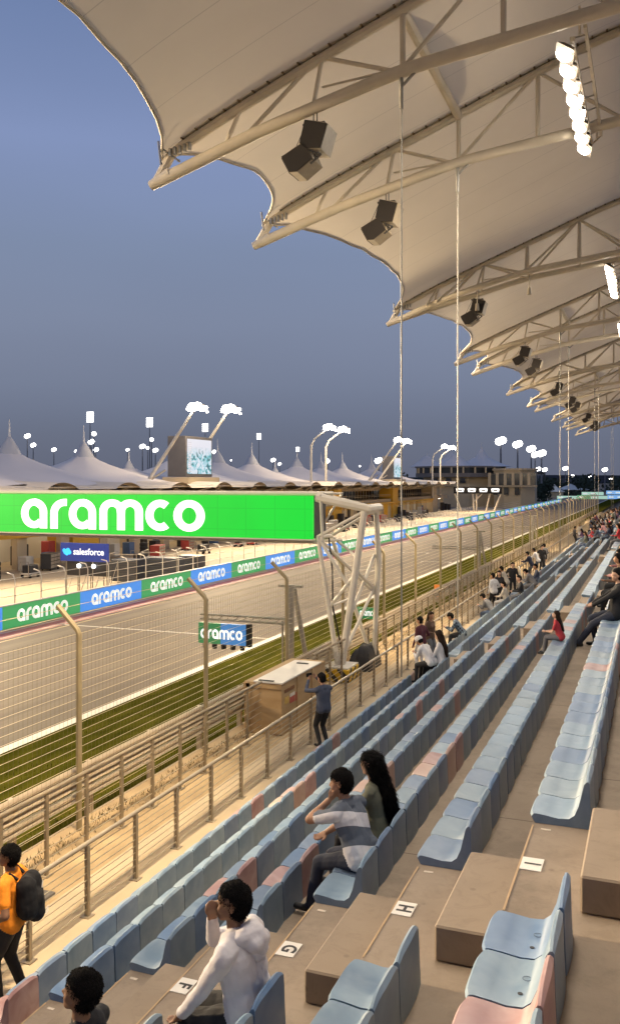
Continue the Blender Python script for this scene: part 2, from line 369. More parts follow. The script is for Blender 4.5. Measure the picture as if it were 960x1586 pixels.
blades('grass', 26000, fx1, .06, m_blade, 'short green grass on the bank between barrier and track')
m_scrub = mat('dry_scrub', (.10, .075, .03), .95, .4, 2)
def fx2(y):
    x = -8.92+abs(random.gauss(0, .22))+.28*(noise.noise((y*.8, 0, 0))+.2); return min(max(x, -9.08), -7.7), G0-.04
blades('scrub', 8000, fx2, .085, m_scrub, 'dry scrubby weeds along the foot of the crash barrier', 3, 60)

# ------------------------------------------------------------------ grandstand terrace with its steps
stand = empty('grandstand', (XE(0), 5, G0), label='stepped concrete grandstand terrace rising from the walkway to the right edge', cat='grandstand')
def loc0(o):                                   # children are modelled in world coordinates
    o.location = -stand.location; return o
mb = MB()
NR = 13
for n in range(NR):
    x0, x1 = XE(n), XE(n+1)
    mb.quad((x0, -6, ZT(n)), (x1, -6, ZT(n)), (x1, YEND, ZT(n)), (x0, YEND, ZT(n)))
    zb = ZT(n-1) if n else .3
    mb.quad((x0, -6, zb), (x0, YEND, zb), (x0, YEND, ZT(n)), (x0, -6, ZT(n)))
for y in (-6, YEND):
    poly = [(XE(0), .3)]
    for n in range(NR): poly += [(XE(n), ZT(n)), (XE(n+1), ZT(n))]
    poly.append((XE(NR), .3)); k = len(mb.v); mb.v += [(a, y, b) for a, b in poly]; mb.face(tuple(range(k, k+len(poly))))
def terrace_mat():
    m = concrete; n = m.node_tree.nodes; l = m.node_tree.links; b = n['Principled BSDF']
    # expansion joints across the treads every 4.3 m and dirt streaks
    t = n.new('ShaderNodeTexCoord'); s = n.new('ShaderNodeSeparateXYZ'); l.new(t.outputs['Object'], s.inputs[0])
    a = n.new('ShaderNodeMath'); a.operation = 'FRACT'; dv = n.new('ShaderNodeMath'); dv.operation = 'MULTIPLY_ADD'; dv.inputs[1].default_value = 1/4.3; dv.inputs[2].default_value = .13; l.new(s.outputs['Y'], dv.inputs[0]); l.new(dv.outputs[0], a.inputs[0])
    c = n.new('ShaderNodeMath'); c.operation = 'LESS_THAN'; c.inputs[1].default_value = .003; l.new(a.outputs[0], c.inputs[0])
    src = b.inputs['Base Color'].links[0].from_socket
    zz = n.new('ShaderNodeTexNoise'); zz.inputs['Scale'].default_value = .9; zz.inputs['Detail'].default_value = 10; zz.inputs['Roughness'].default_value = .7; l.new(t.outputs['Object'], zz.inputs['Vector'])
    r = n.new('ShaderNodeValToRGB'); r.color_ramp.elements[0].position = .38; r.color_ramp.elements[0].color = (.5, .48, .46, 1); r.color_ramp.elements[1].position = .52; l.new(zz.outputs[0], r.inputs[0])
    mx_ = n.new('ShaderNodeMix'); mx_.data_type = 'RGBA'; mx_.blend_type = 'MULTIPLY'; mx_.inputs[0].default_value = .45; l.new(src, mx_.inputs[6]); l.new(r.outputs[0], mx_.inputs[7])
    m2 = n.new('ShaderNodeMix'); m2.data_type = 'RGBA'; m2.inputs[7].default_value = (.09, .06, .04, 1); l.new(c.outputs[0], m2.inputs[0]); l.new(mx_.outputs[2], m2.inputs[6]); l.new(m2.outputs[2], b.inputs['Base Color'])
terrace_mat()
grime(concrete)
loc0(mb.build('terrace', concrete, stand))
AISLES = [5.35+17.25*k for k in range(10)]       # each 1.45 m wide
for k, ya in enumerate(AISLES):
    for n in range(0, 11 if k < 3 else 8):
        x1 = XE(n+1)
        if n == 0:
            mb = MB(); mb.box(XE(0)-.42, XE(0)-.003, ya+.12, ya+1.33, G0+.002, G0+.225, 0, .012); loc0(mb.build('step', step_m, stand))
        mb = MB(); mb.box(x1-.44, x1-.003, ya+.14, ya+1.34, ZT(n)+.002, ZT(n)+.225, 0, .012)
        loc0(mb.build('step', step_m, stand))
    for n in range(0, 11):
        if k < 2: mb = MB(); mb.box(XE(n)+.001, XE(n)+.014, ya+.02, ya+1.43, ZT(n)+.001, ZT(n)+.004); loc0(mb.build('edge_strip', edge_m, stand))
m_mark = mat('worn_marking', (.55, .47, .38), .7, .25, 20)
mb = MB()
for n in range(0, 8):                          # the small worn row marks beside the seat ends
    for yy in (6.70, 5.26):
        mb.box(XE(n)+.07, XE(n)+.14, yy+.005, yy+.035, ZT(n)+.001, ZT(n)+.004)
loc0(mb.build('row_mark', m_mark, stand))

# row letter signs stuck on the treads
m_sign = mat('sign_white', (.72, .68, .62), .45, .05, 10); m_ink = mat('sign_ink', (.02, .018, .018), .5)
for n, L in ((3, 'F'), (4, 'G'), (5, 'H'), (6, 'I')):
    e = empty('row_sign', (XE(n)+.085, 6.08, ZT(n)+.001), label='white plate with black letter %s lying on the aisle step edge' % L, cat='row sign')
    mb = MB(); mb.box(-.07, .07, -.10, .10, 0, .004, 0); mb.build('plate', m_sign, e)
    text_mesh('lettering', L, .15, m_ink, e, (0, 0, .0055), (0, 0, R(-90)), .0006, bold=.004)

# ------------------------------------------------------------------ seats
def seat_mesh(nw=8, fine=True, wid=.447, name='seat_shell'):
    prof = [(.0, .0), (-.026, .045), (-.012, .066), (.03, .070), (.10, .064), (.19, .052), (.265, .058), (.305, .09), (.335, .16), (.356, .25), (.372, .34), (.388, .385), (.402, .388), (.412, .365), (.414, .26), (.418, .13), (.425, 0)]
    if not fine: prof = [prof[i] for i in (0, 2, 5, 7, 9, 11, 12, 16)]
    mb = MB(); P = len(prof)
    for j in range(nw+1):
        t = j/nw; y = (t-.5)*wid; ed = abs(2*t-1)
        for i, (x, z) in enumerate(prof):
            yy = y; zz = z; xx = x
            if z > .3: zz = z-.045*(ed**4)*((z-.3)/.09); yy = y*(1-.05*(z-.3)/.09)
            if .02 < x < .34 and .04 < z < .2 and i < P*.6: zz = z-.016*(1-ed**2.5) if x > .05 else z-.004*(1-ed**2)
            if x < .02: xx = x+.02*ed**5
            if i > P*.55 and z < .38: xx = x+.012*(1-ed**2)
            mb.v.append((xx, yy, zz))
    for j in range(nw):
        for i in range(P-1): k = j*P+i; mb.face((k, k+1, k+P+1, k+P))
    mb.face(tuple(range(P))); mb.face(tuple(nw*P+i for i in range(P-1, -1, -1)))
    return mb
seat_me = seat_mesh().mesh('seat_shell', True); seat_me.materials.append(SEATM['sky blue'])
seat_lo = seat_mesh(4, True).mesh('seat_shell_mid', True); seat_lo.materials.append(SEATM['sky blue'])
NAMES = ['sky blue', 'mid blue', 'slate blue', 'pale blue grey', 'faded pink', 'salmon']
SP = .4575
ROWTXT = {0: 'the front row', 1: 'the second row', 2: 'the third row', 3: 'the row marked F', 4: 'the row marked G', 5: 'the row marked H', 6: 'the row marked I'}
FORCED = {(6, -1, 0): 'mid blue', (6, -1, 1): 'sky blue', (6, -1, 2): 'faded pink', (6, -1, 3): 'sky blue', (5, -1, 0): 'sky blue', (5, -1, 1): 'sky blue', (4, -1, 0): 'mid blue',
          (2, 0, 3): 'faded pink', (2, 0, 2): 'sky blue', (1, 0, 0): 'mid blue', (2, 0, 0): 'sky blue', (3, 0, 0): 'sky blue', (4, 0, 0): 'sky blue', (0, 0, 0): 'faded pink', (6, 0, 0): 'sky blue', (5, 0, 0): 'slate blue', (5, 0, 1): 'pale blue grey',
          (1, 0, 12): 'faded pink', (1, 0, 11): 'salmon', (3, 0, 8): 'salmon', (4, 0, 8): 'faded pink', (4, 0, 7): 'salmon', (2, 0, 19): 'faded pink', (0, 0, 20): 'faded pink', (6, 0, 12): 'faded pink', (3, 0, 17): 'faded pink', (5, 0, 25): 'faded pink'}
seats = []
rs = random.Random(11)
for n in range(7):
    for k in range(0, 10):
        y0 = AISLES[k-1]+1.45+.03 if k else 5.22
        cnt = 34 if k else 5
        for i in range(cnt):
            y = (5.22-SP*(i+.5)) if k == 0 else y0+SP*(i+.5)
            sec = -1 if k == 0 else k-1
            c = FORCED.get((n, sec, i)) or rs.choices(NAMES, [40, 16, 18, 24, 1.3, .5])[0]
            if y < 170 and not (k == 0 and n < 3): seats.append((math.hypot(XE(n), y, EYE-ZT(n)), n, sec, i, y, c))
seats.sort()
m_hole = mat('drain_hole', (.03, .03, .035), .7); m_mark2 = mat('disc_mark', (.10, .15, .22), .6)
hole_me = None
for q, (d, n, sec, i, y, c) in enumerate(seats[:300]):
    o = bpy.data.objects.new('stadium_seat', seat_me if d < 16 else seat_lo); COL.objects.link(o)
    o.location = (XE(n)-.005, y+rs.uniform(-.004, .004), ZT(n)+.001); o.rotation_euler = (0, 0, R(rs.uniform(-.8, .8)))
    o.material_slots[0].link = 'OBJECT'; o.material_slots[0].material = SEATM[c]
    if sec < 0: lab = '%s plastic seat, %s before the lettered aisle in %s' % (c, ordw(i+1), ROWTXT[n])
    elif sec == 0: lab = '%s plastic seat, %s past the lettered aisle in %s' % (c, ordw(i+1), ROWTXT[n])
    else: lab = '%s plastic seat, %s past the second aisle in %s' % (c, ordw(i+1), ROWTXT[n])
    tag(o, lab, 'seat', 'plastic seats on the terrace')
    if sec < 0 and d < 6:
        mb = MB(); mb.box(-.022, .022, -.012, .012, 0, .003)
        h = MB().lathe([(0, .0), (.013, 0), (.013, .002), (0, .002)], (0, 0, 0), 10).build('drain_hole', m_hole, o); h.location = (.235, -.085, .0432); h2 = MB().lathe([(.019, 0), (.024, 0), (.024, .0015), (.019, .0015), (.019, 0)], (0, 0, 0), 14).build('number_disc', m_mark2, o); h2.location = (.25, .06, .0445)
# the far seats, past the first 300
base = seat_mesh(2, False).mesh('tmp'); bv = np.array([v.co[:] for v in base.vertices]); bf = [tuple(p.vertices) for p in base.polygons]
V = []; F = []; Mi = []
for (d, n, sec, i, y, c) in seats[300:]:
    k = len(V)*0+sum(len(a) for a in V); V.append(bv+np.array([XE(n), y, ZT(n)+.001])); F += [tuple(a+k for a in f) for f in bf]; Mi += [NAMES.index(c)]*len(bf)
me = bpy.data.meshes.new('distant_seats'); me.from_pydata(np.concatenate(V).tolist(), [], F); me.polygons.foreach_set('material_index', Mi)
me.polygons.foreach_set('use_smooth', [True]*len(me.polygons)); me.set_sharp_from_angle(angle=R(38))
tag(link_mesh('distant_seats', me, [SEATM[c] for c in NAMES]), 'rows of blue plastic seats receding into the distance', 'seats', kind='stuff')

# ------------------------------------------------------------------ railings
def railing(name, X, z0, h, step, nw, ranges, lab, post_w, kind_post, m=rail_steel):
    t = empty(name, (X, ranges[0][0], z0), label=lab, cat='railing')
    off = -t.location; cnt = 0; rest = MB()
    for (ya, yb) in ranges:
        n = int((yb-ya)/step)
        for i in range(n+1):
            y = ya+i*step; p = MB() if cnt < 95 else rest
            if kind_post == 'twin':
                p.box(X-.028, X-.016, y-post_w/2, y+post_w/2, z0, z0+h-.03); p.box(X+.016, X+.028, y-post_w/2, y+post_w/2, z0, z0+h-.03); p.box(X-.015, X+.015, y-.012, y+.012, z0+.1, z0+h-.03)
            else:
                p.box(X-.022, X+.022, y-post_w/2, y+post_w/2, z0, z0+h-.03)
            p.box(X-.07, X+.07, y-.07, y+.07, z0, z0+.012)
            if cnt < 95: p.build('post', m, t).location = off
            cnt += 1
        tr = MB().tube([(X, ya-.3, z0+h), (X, yb+.1, z0+h)], .03, 10); tr.build('top_rail', m, t, True).location = off
        w = MB()
        for j in range(nw):
            zz = z0+.1+(h-.2)*j/(nw-1); w.tube([(X, ya-.3, zz), (X, yb+.1, zz)], .0075, 5)
        w.build('cables', wire_m, t).location = off
    if rest.v: tag(rest.build('post', m, t), kind='stuff').location = off
    return t
railing('stainless_railing', -6.92, G0, .96, 1.17, 9, [(4.0, 160)], 'long stainless railing with thin cables and paired posts in front of the seats', .05, 'twin')
railing('barrier_railing', -8.22, G0-.03, 1.22, .98, 8, [(5.8, 18.2), (21.9, 24.0), (26.4, 120)], 'second cable railing of flat posts beside the crash barrier', .06, 'flat', m=mat('weathered_rail', (.27, .215, .14), .5, .2, 3, metal=.3))
# crash barrier
ab = empty('crash_barrier', (-8.98, 3, G0-.1), label='four-rail weathered steel crash barrier between sandy strip and grass bank', cat='crash barrier'); off = -ab.location
m_arm = mat('barrier_steel', (.42, .335, .23), .5, .06, 2, metal=.15)
for j in range(3):
    z = G0+.42+j*.205; mb = MB()
    pr = [(-.04, -.085), (.02, -.065), (.03, -.04), (-.02, 0), (.03, .04), (.02, .065), (-.04, .085), (-.055, .085), (-.055, -.085)]
    mb.prism([(a, b) for a, b in pr], lambda a, b, c, z=z: (-8.98+a, 2+c, z+b), 160)
    mb.build('rail', m_arm, ab).location = off
for i in range(60): y = 3+i*2.0; MB().box(-9.14, -9.04, y-.05, y+.05, G0-.3, G0+.88).build('post', m_arm, ab).location = off

# debris fence
df = empty('debris_fence', (-8.86, 12.3, G0), label='tall debris fence of bent posts, cables and mesh along the track', cat='fence'); off = -df.location
ys = [12.3+4.45*k for k in range(-2, 34)]
for y in ys:
    hh = random.uniform(-.03, .03)
    mb = MB(); mb.tube([(-8.80, y, G0-.05), (-8.80, y, 4.05+hh), (-8.84, y, 4.13+hh), (-9.22, y, 4.50+hh)], .048, 8)
    mb.build('post', fence_m, df, True).location = off
mb = MB()
for j in range(23):
    z = 1.1+j*.135; mb.tube([(-8.87, ys[0], z), (-8.87, ys[-1], z)], .0036, 4)
for j in range(3):
    x = -8.97-j*.13; z = 4.22+j*.125; mb.tube([(x, ys[0], z), (x, ys[-1], z)], .006, 4)
mb.build('cables', mat('fence_cable', (.62, .50, .32), .45, metal=.2), df).location = off
mb = MB(); y = ys[0]
while y < 62:
    mb.tube([(-8.872, y, .95), (-8.872, y, 4.1)], .0017, 3, cap=False); y += .11 if y < 34 else .22
mb.build('mesh_panel', mat('fence_mesh', (.16, .12, .05), .7), df).location = off

# ================================================================== CANOPY
ARCH = [(-15, 10.15), (-14.4, 10.62), (-12.5, 11.5), (-9.3, 12.8), (-6.3, 13.95), (-1.7, 15.75), (4, 16.9), (10, 17.3), (16, 17.0)]
CHORD = [(-15, 9.72), (-11.4, 10.85), (-6.8, 12.0), (-.8, 12.75), (4, 12.95), (10, 12.95)]
def itp(P, x):
    for (a, za), (b, zb) in zip(P, P[1:]):
        if x <= b or (b, zb) == P[-1]:
            return za+(zb-za)*(x-a)/(b-a)
def smooth_itp(P, x):
    return sum(itp(P, min(max(x+d, P[0][0]), P[-1][0])) for d in (-.8, -.4, 0, .4, .8))/5 if x > P[0][0]+1 else itp(P, x)
def arch(x): return EYE+smooth_itp(ARCH, x)
def chord(x): return EYE+smooth_itp(CHORD, x)
can = empty('grandstand_canopy', (-6.84, 25.2, G0), label='cream fabric canopy on arched white steel trusses above the whole grandstand', cat='canopy'); off = -can.location
TR = [-14.5, 5.2, 25.2, 33.2, 52.8, 72.8, 80.4, 100.6, 118, 126, 148, 166, 174, 195]
SINGLE = {52.8, 100.6, 148, 195, 5.2}
def membrane_mat():
    m = mat('canopy_fabric', (.66, .59, .49), .7, bump=.35, bscale=.9, col2=(.76, .69, .59), scale=.22, detail=10)
    n = m.node_tree.nodes; l = m.node_tree.links; b = n['Principled BSDF']
    t = n.new('ShaderNodeTexCoord'); s = n.new('ShaderNodeSeparateXYZ'); l.new(t.outputs['Object'], s.inputs[0])
    a = n.new('ShaderNodeMath'); a.operation = 'MULTIPLY'; a.inputs[1].default_value = 1/2.5; l.new(s.outputs['Y'], a.inputs[0])
    f = n.new('ShaderNodeMath'); f.operation = 'FRACT'; l.new(a.outputs[0], f.inputs[0])
    c = n.new('ShaderNodeMath'); c.operation = 'LESS_THAN'; c.inputs[1].default_value = .012; l.new(f.outputs[0], c.inputs[0])
    src = b.inputs['Base Color'].links[0].from_socket
    mx_ = n.new('ShaderNodeMix'); mx_.data_type = 'RGBA'; mx_.inputs[7].default_value = (.45, .40, .33, 1); l.new(c.outputs[0], mx_.inputs[0]); l.new(src, mx_.inputs[6]); l.new(mx_.outputs[2], b.inputs['Base Color'])
    # woven fabric lets a little light through
    tr = n.new('ShaderNodeBsdfTranslucent'); tr.inputs[0].default_value = (.60, .55, .47, 1); ms = n.new('ShaderNodeMixShader'); ms.inputs[0].default_value = .25
    l.new(b.outputs[0], ms.inputs[1]); l.new(tr.outputs[0], ms.inputs[2]); l.new(ms.outputs[0], n['Material Output'].inputs[0])
    return m
m_fab = membrane_mat(); m_edge = mat('edge_webbing', (.42, .37, .30), .8)
m_clamp = mat('clamp_strip', (.17, .125, .08), .6, .3, 4)
for ya, yb in zip(TR, TR[1:]):
    mb = MB(); ni, nj = 36, 18; span = yb-ya; bow = .125*span; sag = .045*span; edge = []
    if span < 9: bow = .21*span
    for j in range(nj+1):
        t = j/nj; w = 4*t*(1-t); y = ya+(yb-ya)*t; xf = -14.85+bow*(w**.85)
        for i in range(ni+1):
            s = i/ni; x = xf+(16-xf)*s**1.15
            dip = sag*w*(.55+.45*math.exp(-s*4))
            z = arch(x)+.16-dip+.05*math.sin(t*span*2.2+x*.5)*math.exp(-s*5)*w
            mb.v.append((x, y, z))
            if i == 0: edge.append((x, y, z))
    for j in range(nj):
        for i in range(ni): k = j*(ni+1)+i; mb.face((k, k+1, k+ni+2, k+ni+1))
    o = mb.build('membrane', m_fab, can, True); o.location = off
    mb = MB(); mb.tube(edge, .045, 6); mb.build('edge_webbing', m_edge, can, True).location = off
def bracket(mb, x, y, z):
    mb.box(x-.2, x+.2, y-.18, y-.13, z-.2, z+.15); mb.box(x-.05, x+.25, y-.13, y+.2, z-.04, z+.02)
for y in TR:
    mb = MB(); xs = [-15+.5*i for i in range(0, 62)]
    heavy = y in SINGLE; yo = .55 if heavy else 0
    top = [(x, y, arch(x)) for x in xs if x > -14.6]
    mb.tube([(-15, y, chord(-15)+.05)]+top, .16, 8)
    bot = [(x, chord(x)) for x in xs if x < 10]
    if heavy:                                   # the wide truss has two bottom chords that meet at the tip
        for sgn in (-1, 1): mb.tube([(x, y+sgn*min(1, (x+15)/5)*.85, z) for x, z in bot], .17, 8)
    else:
        mb.tube([(x, y, z) for x, z in bot], .195, 10)
    mb.tube([(-15.25, y, chord(-15)-.10), (-14.5, y, chord(-14.5)+.05)], [.16, .22], 10)     # rounded nose of the truss
    for a, b in ((-12.6, -12.0), (-12.0, -9.6), (-9.6, -9.3), (-6.9, -9.3), (-6.8, -6.8), (-6.9, -3.9), (-3.9, -3.9), (-.9, -3.9), (-.9, -.9), (-.9, 2.6), (2.6, 2.6), (5.6, 2.6), (5.6, 5.6)):
        r_ = .085 if a == b else .07
        for sgn in ((-1, 1) if heavy else (0,)): mb.tube([(a, y+sgn*.75, chord(a)), (b, y, arch(b))], r_, 7)
    mb.tube([(-9.3, y, arch(-9.3)-.9), (-6.8, y, chord(-6.8)+.1)], .04, 6)
    mb.build('truss', cream_steel, can, True).location = off
    mb = MB()
    for i in range(len(xs)-1):
        x = xs[i]
        if x < -14.3: continue
        mb.beam((x, y, arch(x)+.20), (xs[i+1], y, arch(xs[i+1])+.20), .56, .05)
        mb.box(x-.03, x+.03, y-.31, y+.31, arch(x)+.11, arch(x)+.19)
    mb.build('clamp_strip', m_clamp, can).location = off
    mb = MB(); z = chord(-14.3)+.35
    mb.tube([(-14.5, y-.5, z+.25), (-14.2, y+.05, z)], .035, 6); mb.tube([(-14.5, y+.5, z+.25), (-14.2, y-.05, z)], .035, 6); mb.tube([(-14.7, y-.45, z+.55), (-14.6, y-.45, z-.2)], .04, 6)
    for q in range(5): mb.box(-14.35+q*.14, -14.28+q*.14, y-.42+q*.06, y-.30+q*.06, z+.05+q*.05, z+.3+q*.05)
    mb.build('membrane_fitting', mat('fitting_steel', (.3, .3, .3), .4, .2, 6, metal=.6), can).location = off
for a, b in ((25.2, 33.2), (72.8, 80.4), (118, 126), (166, 174)):
    for x, r_ in ((-6.8, .16), (-.9, .12), (5.6, .12)):
        MB().tube([(x, a, arch(x)-.05), (x, b, arch(x)-.05)], r_, 9).build('cross_tube', cream_steel, can, True).location = off
    for y in (a, b):
        mb = MB().tube([(-6.84, y, G0-.1), (-6.84, y, chord(-6.8)-.15)], .024, 8); mb.tube([(-6.84, y, chord(-6.8)-1.1), (-6.84, y, chord(-6.8)-.2)], .06, 8)
        mb.tube([(-6.84, y, chord(-6.8)-.45), (-6.3, y, chord(-6.3)-.05)], .05, 6); mb.build('tie_rod', rod_m, can, True).location = off
for x in (-9.6, -12.6):                          # little pendant fittings under the third truss
    z = chord(x+.0); mb = MB().tube([(x+3, 52.2, chord(x+3)), (x+3, 52.2, chord(x+3)-.9)], .03, 6); mb.tube([(x+3, 52.2, chord(x+3)-1.3), (x+3, 52.2, chord(x+3)-.9)], [.13, .1], 8); mb.build('pendant', galv, can).location = off

# line-array loudspeakers hanging from the trusses
m_case = mat('speaker_case', (.30, .255, .19), .5, .15, 4); m_grille = mat('speaker_grille', (.016, .012, .012), .7, .3, 60, .3, 160)
def make_speaker():
    e = empty('loudspeaker', (0, 0, 0))
    def cab(cx, cz, ang, w, h, name):
        c = MB()
        def P(a, b, cc): x, z = a*math.cos(ang)-b*math.sin(ang), a*math.sin(ang)+b*math.cos(ang); return (cx+x, cc-.42, cz+z)
        c.prism([(-w/2, -h/2+.08), (-w/2+.22, -h/2-.05), (w/2, -h/2+.02), (w/2+.04, h/2-.04), (w/2-.12, h/2), (-w/2, h/2)], P, .84)
        o = c.build('cabinet', m_case, e)
        g_ = MB(); 
        def P2(a, b, cc): x, z = a*math.cos(ang)-b*math.sin(ang), a*math.sin(ang)+b*math.cos(ang); return (cx+x, -.425-cc, cz+z)
        g_.prism([(-w/2+.01, -h/2+.09), (-w/2+.22, -h/2-.03), (w/2-.02, -h/2+.03), (w/2+.01, h/2-.05), (-w/2+.01, h/2-.01)], P2, .03)
        g_.build('grille', m_grille, o)
        g2 = MB(); P3 = lambda a, b, cc: (cx+(a*math.cos(ang)-b*math.sin(ang)), cc, cz+(a*math.sin(ang)+b*math.cos(ang)))
        for f in range(1): g2.prism([(-w/2-.03, -h/2+.1), (-w/2-.004, -h/2+.1), (-w/2-.004, h/2-.02), (-w/2-.03, h/2-.02)], lambda a, b, cc: P3(a, b, cc-.38), .76)
        g2.build('grille', m_grille, o)
    cab(.10, -.52, R(-14), .72, .80, 'u'); cab(-.40, -1.16, R(28), .82, .66, 'l')
    fr = MB()
    for q in range(4):
        fr.beam((-.02+q*.10, -.40, -.98-q*.05), (.12+q*.07, -.40, -1.35+q*.05), .03, .03)
    fr.beam((-.05, -.40, -.95), (.34, -.40, -1.12), .04, .04); fr.beam((.02, -.40, -1.38), (.36, -.40, -1.14), .04, .04)
    fr.box(-.35, .35, -.1, .1, -.09, -.03); fr.tube([(-.3, 0, -.06), (-.72, 0, -.9)], .012, 4); fr.tube([(-.2, 0, -.06), (-.5, 0, -.8)], .012, 4)
    for x in (-.03, .08): fr.tube([(x, 0, -.05), (x, 0, .55)], .02, 5)
    fr.build('hanging_frame', dark_m, e)
    return e
sp0 = make_speaker(); ordn = 0
SPK = [(25.2, -9.55), (33.2, -9.6), (52.8, -9.7), (72.8, -9.6), (80.4, -9.6), (100.6, -9.6), (118, -9.6), (126, -9.6), (148, -9.6), (166, -9.6), (174, -9.6)]
for i, (y, x) in enumerate(SPK):
    o = sp0 if i == 0 else copy_thing(sp0)
    o.location = (x, y, chord(x)-.45)
    lab = 'black pair of hanging loudspeakers, %s' % ('largest and nearest, under the first truss tip' if i == 0 else ordw(i+1)+' nearest, hung from a canopy truss')
    tag(o, lab, 'loudspeaker', 'loudspeakers hanging from the canopy trusses')

# floodlight bars
m_lamp = mat('lamp_glow', (1, 1, 1), .5, emit=(1.0, .90, .74), es=22); m_lampb = mat('lamp_housing', (.12, .10, .08), .5, .2, 5)
def make_bar(L, n):
    e = empty('floodlight_bar', (0, 0, 0)); fr = MB()
    fr.beam((0, 0, 0), (0, L, 0), .12, .12); fr.beam((.35, 0, .3), (.35, L, .3), .10, .10)
    for i in range(9): y = L*i/8; fr.beam((0, y, 0), (.35, min(L, y+.5), .3), .05, .05)
    for y in (.05, L-.05): fr.tube([(.2, y, .1), (.2, y, .9)], .04, 6)
    fr.build('frame', cream_steel, e)
    for i in range(n):
        y = .35+(L-.7)*i/(n-1); h = MB(); c = Vector((-.22, y, -.22)); ax = Vector((-.55, -.30, -.78)).normalized(); si = Vector((0, 1, 0)).cross(ax).normalized(); up = ax.cross(si)
        def Q(a, b, d): return tuple(c+si*a+up*b+ax*d)
        k = 0
        for (a, d) in ((.16, -.18), (.30, .02)):
            h.v += [Q(-a, -a*1.1, d), Q(a, -a*1.1, d), Q(a, a*1.1, d), Q(-a, a*1.1, d)]
        h.face((3, 2, 1, 0)); [h.face((j, (j+1) % 4, 4+(j+1) % 4, 4+j)) for j in range(4)]
        o = h.build('lamp', m_lampb, e)
        g_ = MB()
        for (rr, dd) in ((.25, .0), (.25, .05), (.20, .12), (.10, .16)):
            for j in range(14): an = 2*math.pi*j/14; g_.v.append(Q(rr*math.cos(an), rr*.86*math.sin(an), dd+.02))
        for q in range(3):
            for j in range(14): g_.face((q*14+j, q*14+(j+1) % 14, q*14+14+(j+1) % 14, q*14+14+j))
        g_.face(tuple(range(42, 56))); g_.face(tuple(range(13, -1, -1)))
        g_.build('lens', m_lamp, o, True)
    return e
bar0 = make_bar(8.4, 8)
for i, (a, b) in enumerate(BARS):
    o = bar0 if i == 0 else copy_thing(bar0)
    o.location = (-2.1, a, EYE+12.35)
    tag(o, 'bar of bright floodlights under the canopy, %s' % ['out above the near seats', 'largest one at the top right', 'second one seen, near the right edge', 'third one seen, small at the right edge', 'fourth one away', 'fifth one away'][i], 'floodlight', 'floodlight bars under the canopy')

# ================================================================== GANTRY SIGN over the track
m_green = mat('led_green', (0, .1, .01), .5, emit=(.0, .70, .035), es=1.0); m_white_led = mat('led_white', (.8, .8, .8), .5, emit=(1, 1, 1), es=1.0)
SX0, SX1, SY = -29.5, -9.35, 24.5
gs = empty('gantry_sign', (SX1, SY, 0), label='huge bright green illuminated sign with white lettering spanning the race track', cat='gantry sign'); off = -gs.location
def led_seams(m):
    n = m.node_tree.nodes; l = m.node_tree.links; b = n['Principled BSDF']; t = n.new('ShaderNodeTexCoord'); s = n.new('ShaderNodeSeparateXYZ'); l.new(t.outputs['Object'], s.inputs[0])
    fac = None
    for ax, w in (('X', .96), ('Z', .64)):
        a = n.new('ShaderNodeMath'); a.operation = 'DIVIDE'; a.inputs[1].default_value = w; l.new(s.outputs[ax], a.inputs[0]); f = n.new('ShaderNodeMath'); f.operation = 'FRACT'; l.new(a.outputs[0], f.inputs[0])
        c = n.new('ShaderNodeMath'); c.operation = 'GREATER_THAN'; c.inputs[1].default_value = .022 if ax == 'X' else .03; l.new(f.outputs[0], c.inputs[0])
        if fac: q = n.new('ShaderNodeMath'); q.operation = 'MULTIPLY'; l.new(fac, q.inputs[0]); l.new(c.outputs[0], q.inputs[1]); fac = q.outputs[0]
        else: fac = c.outputs[0]
    z = n.new('ShaderNodeTexNoise'); z.inputs['Scale'].default_value = .5; l.new(t.outputs['Object'], z.inputs['Vector'])
    r = n.new('ShaderNodeMapRange'); r.inputs['To Min'].default_value = .78; r.inputs['To Max'].default_value = 1.12; l.new(z.outputs[0], r.inputs[0])
    r2 = n.new('ShaderNodeMapRange'); r2.inputs['To Min'].default_value = .84; r2.inputs['To Max'].default_value = 1; l.new(fac, r2.inputs[0])
    q = n.new('ShaderNodeMath'); q.operation = 'MULTIPLY'; l.new(r.outputs[0], q.inputs[0]); l.new(r2.outputs[0], q.inputs[1]); l.new(q.outputs[0], b.inputs['Emission Strength'])
led_seams(m_green)
mb = MB().box(SX0, SX1, SY, SY+.12, 4.88, 6.16); mb.build('panel', m_green, gs).location = off
word_mesh('lettering', (-19.85, SY-.012, 5.02), (1, 0, 0), (0, 0, 1), (0, 1, 0), .99, .011, 6.95).build('lettering', m_white_led, gs).location = off
mb = MB()
for z in (4.80, 6.22):
    for y in (SY+.2, SY+1.1): mb.tube([(SX0, y, z), (SX1+.25, y, z)], .07, 8)
x = SX0
while x < SX1:
    for z in (4.80, 6.22): mb.tube([(x, SY+.2, z), (x+.9, SY+1.1, z)], .035, 6)
    mb.tube([(x, SY+1.1, 4.8), (x+.9, SY+1.1, 6.22)], .035, 6); mb.tube([(x, SY+.2, 4.8), (x, SY+.2, 6.22)], .03, 6); x += 1.8
mb.box(SX0, SX1, SY-.05, SY+.3, 4.84, 4.876)
mb.build('truss', white_paint, gs, True).location = off
mb = MB().box(SX1-.05, SX1-.0, SY+.125, SY+1.15, 4.9, 6.12); mb.build('end_panel', dark_m, gs).location = off
tw = empty('gantry_tower', (-8.45, SY, G0), label='white tapering truss tower standing on a striped base beside the green sign', cat='gantry tower'); off = -tw.location
B1 = Vector((-8.5, SY, 1.25)); T1 = Vector((-9.22, SY+.1, 4.95)); T2 = Vector((-7.78, SY+.1, 5.72))
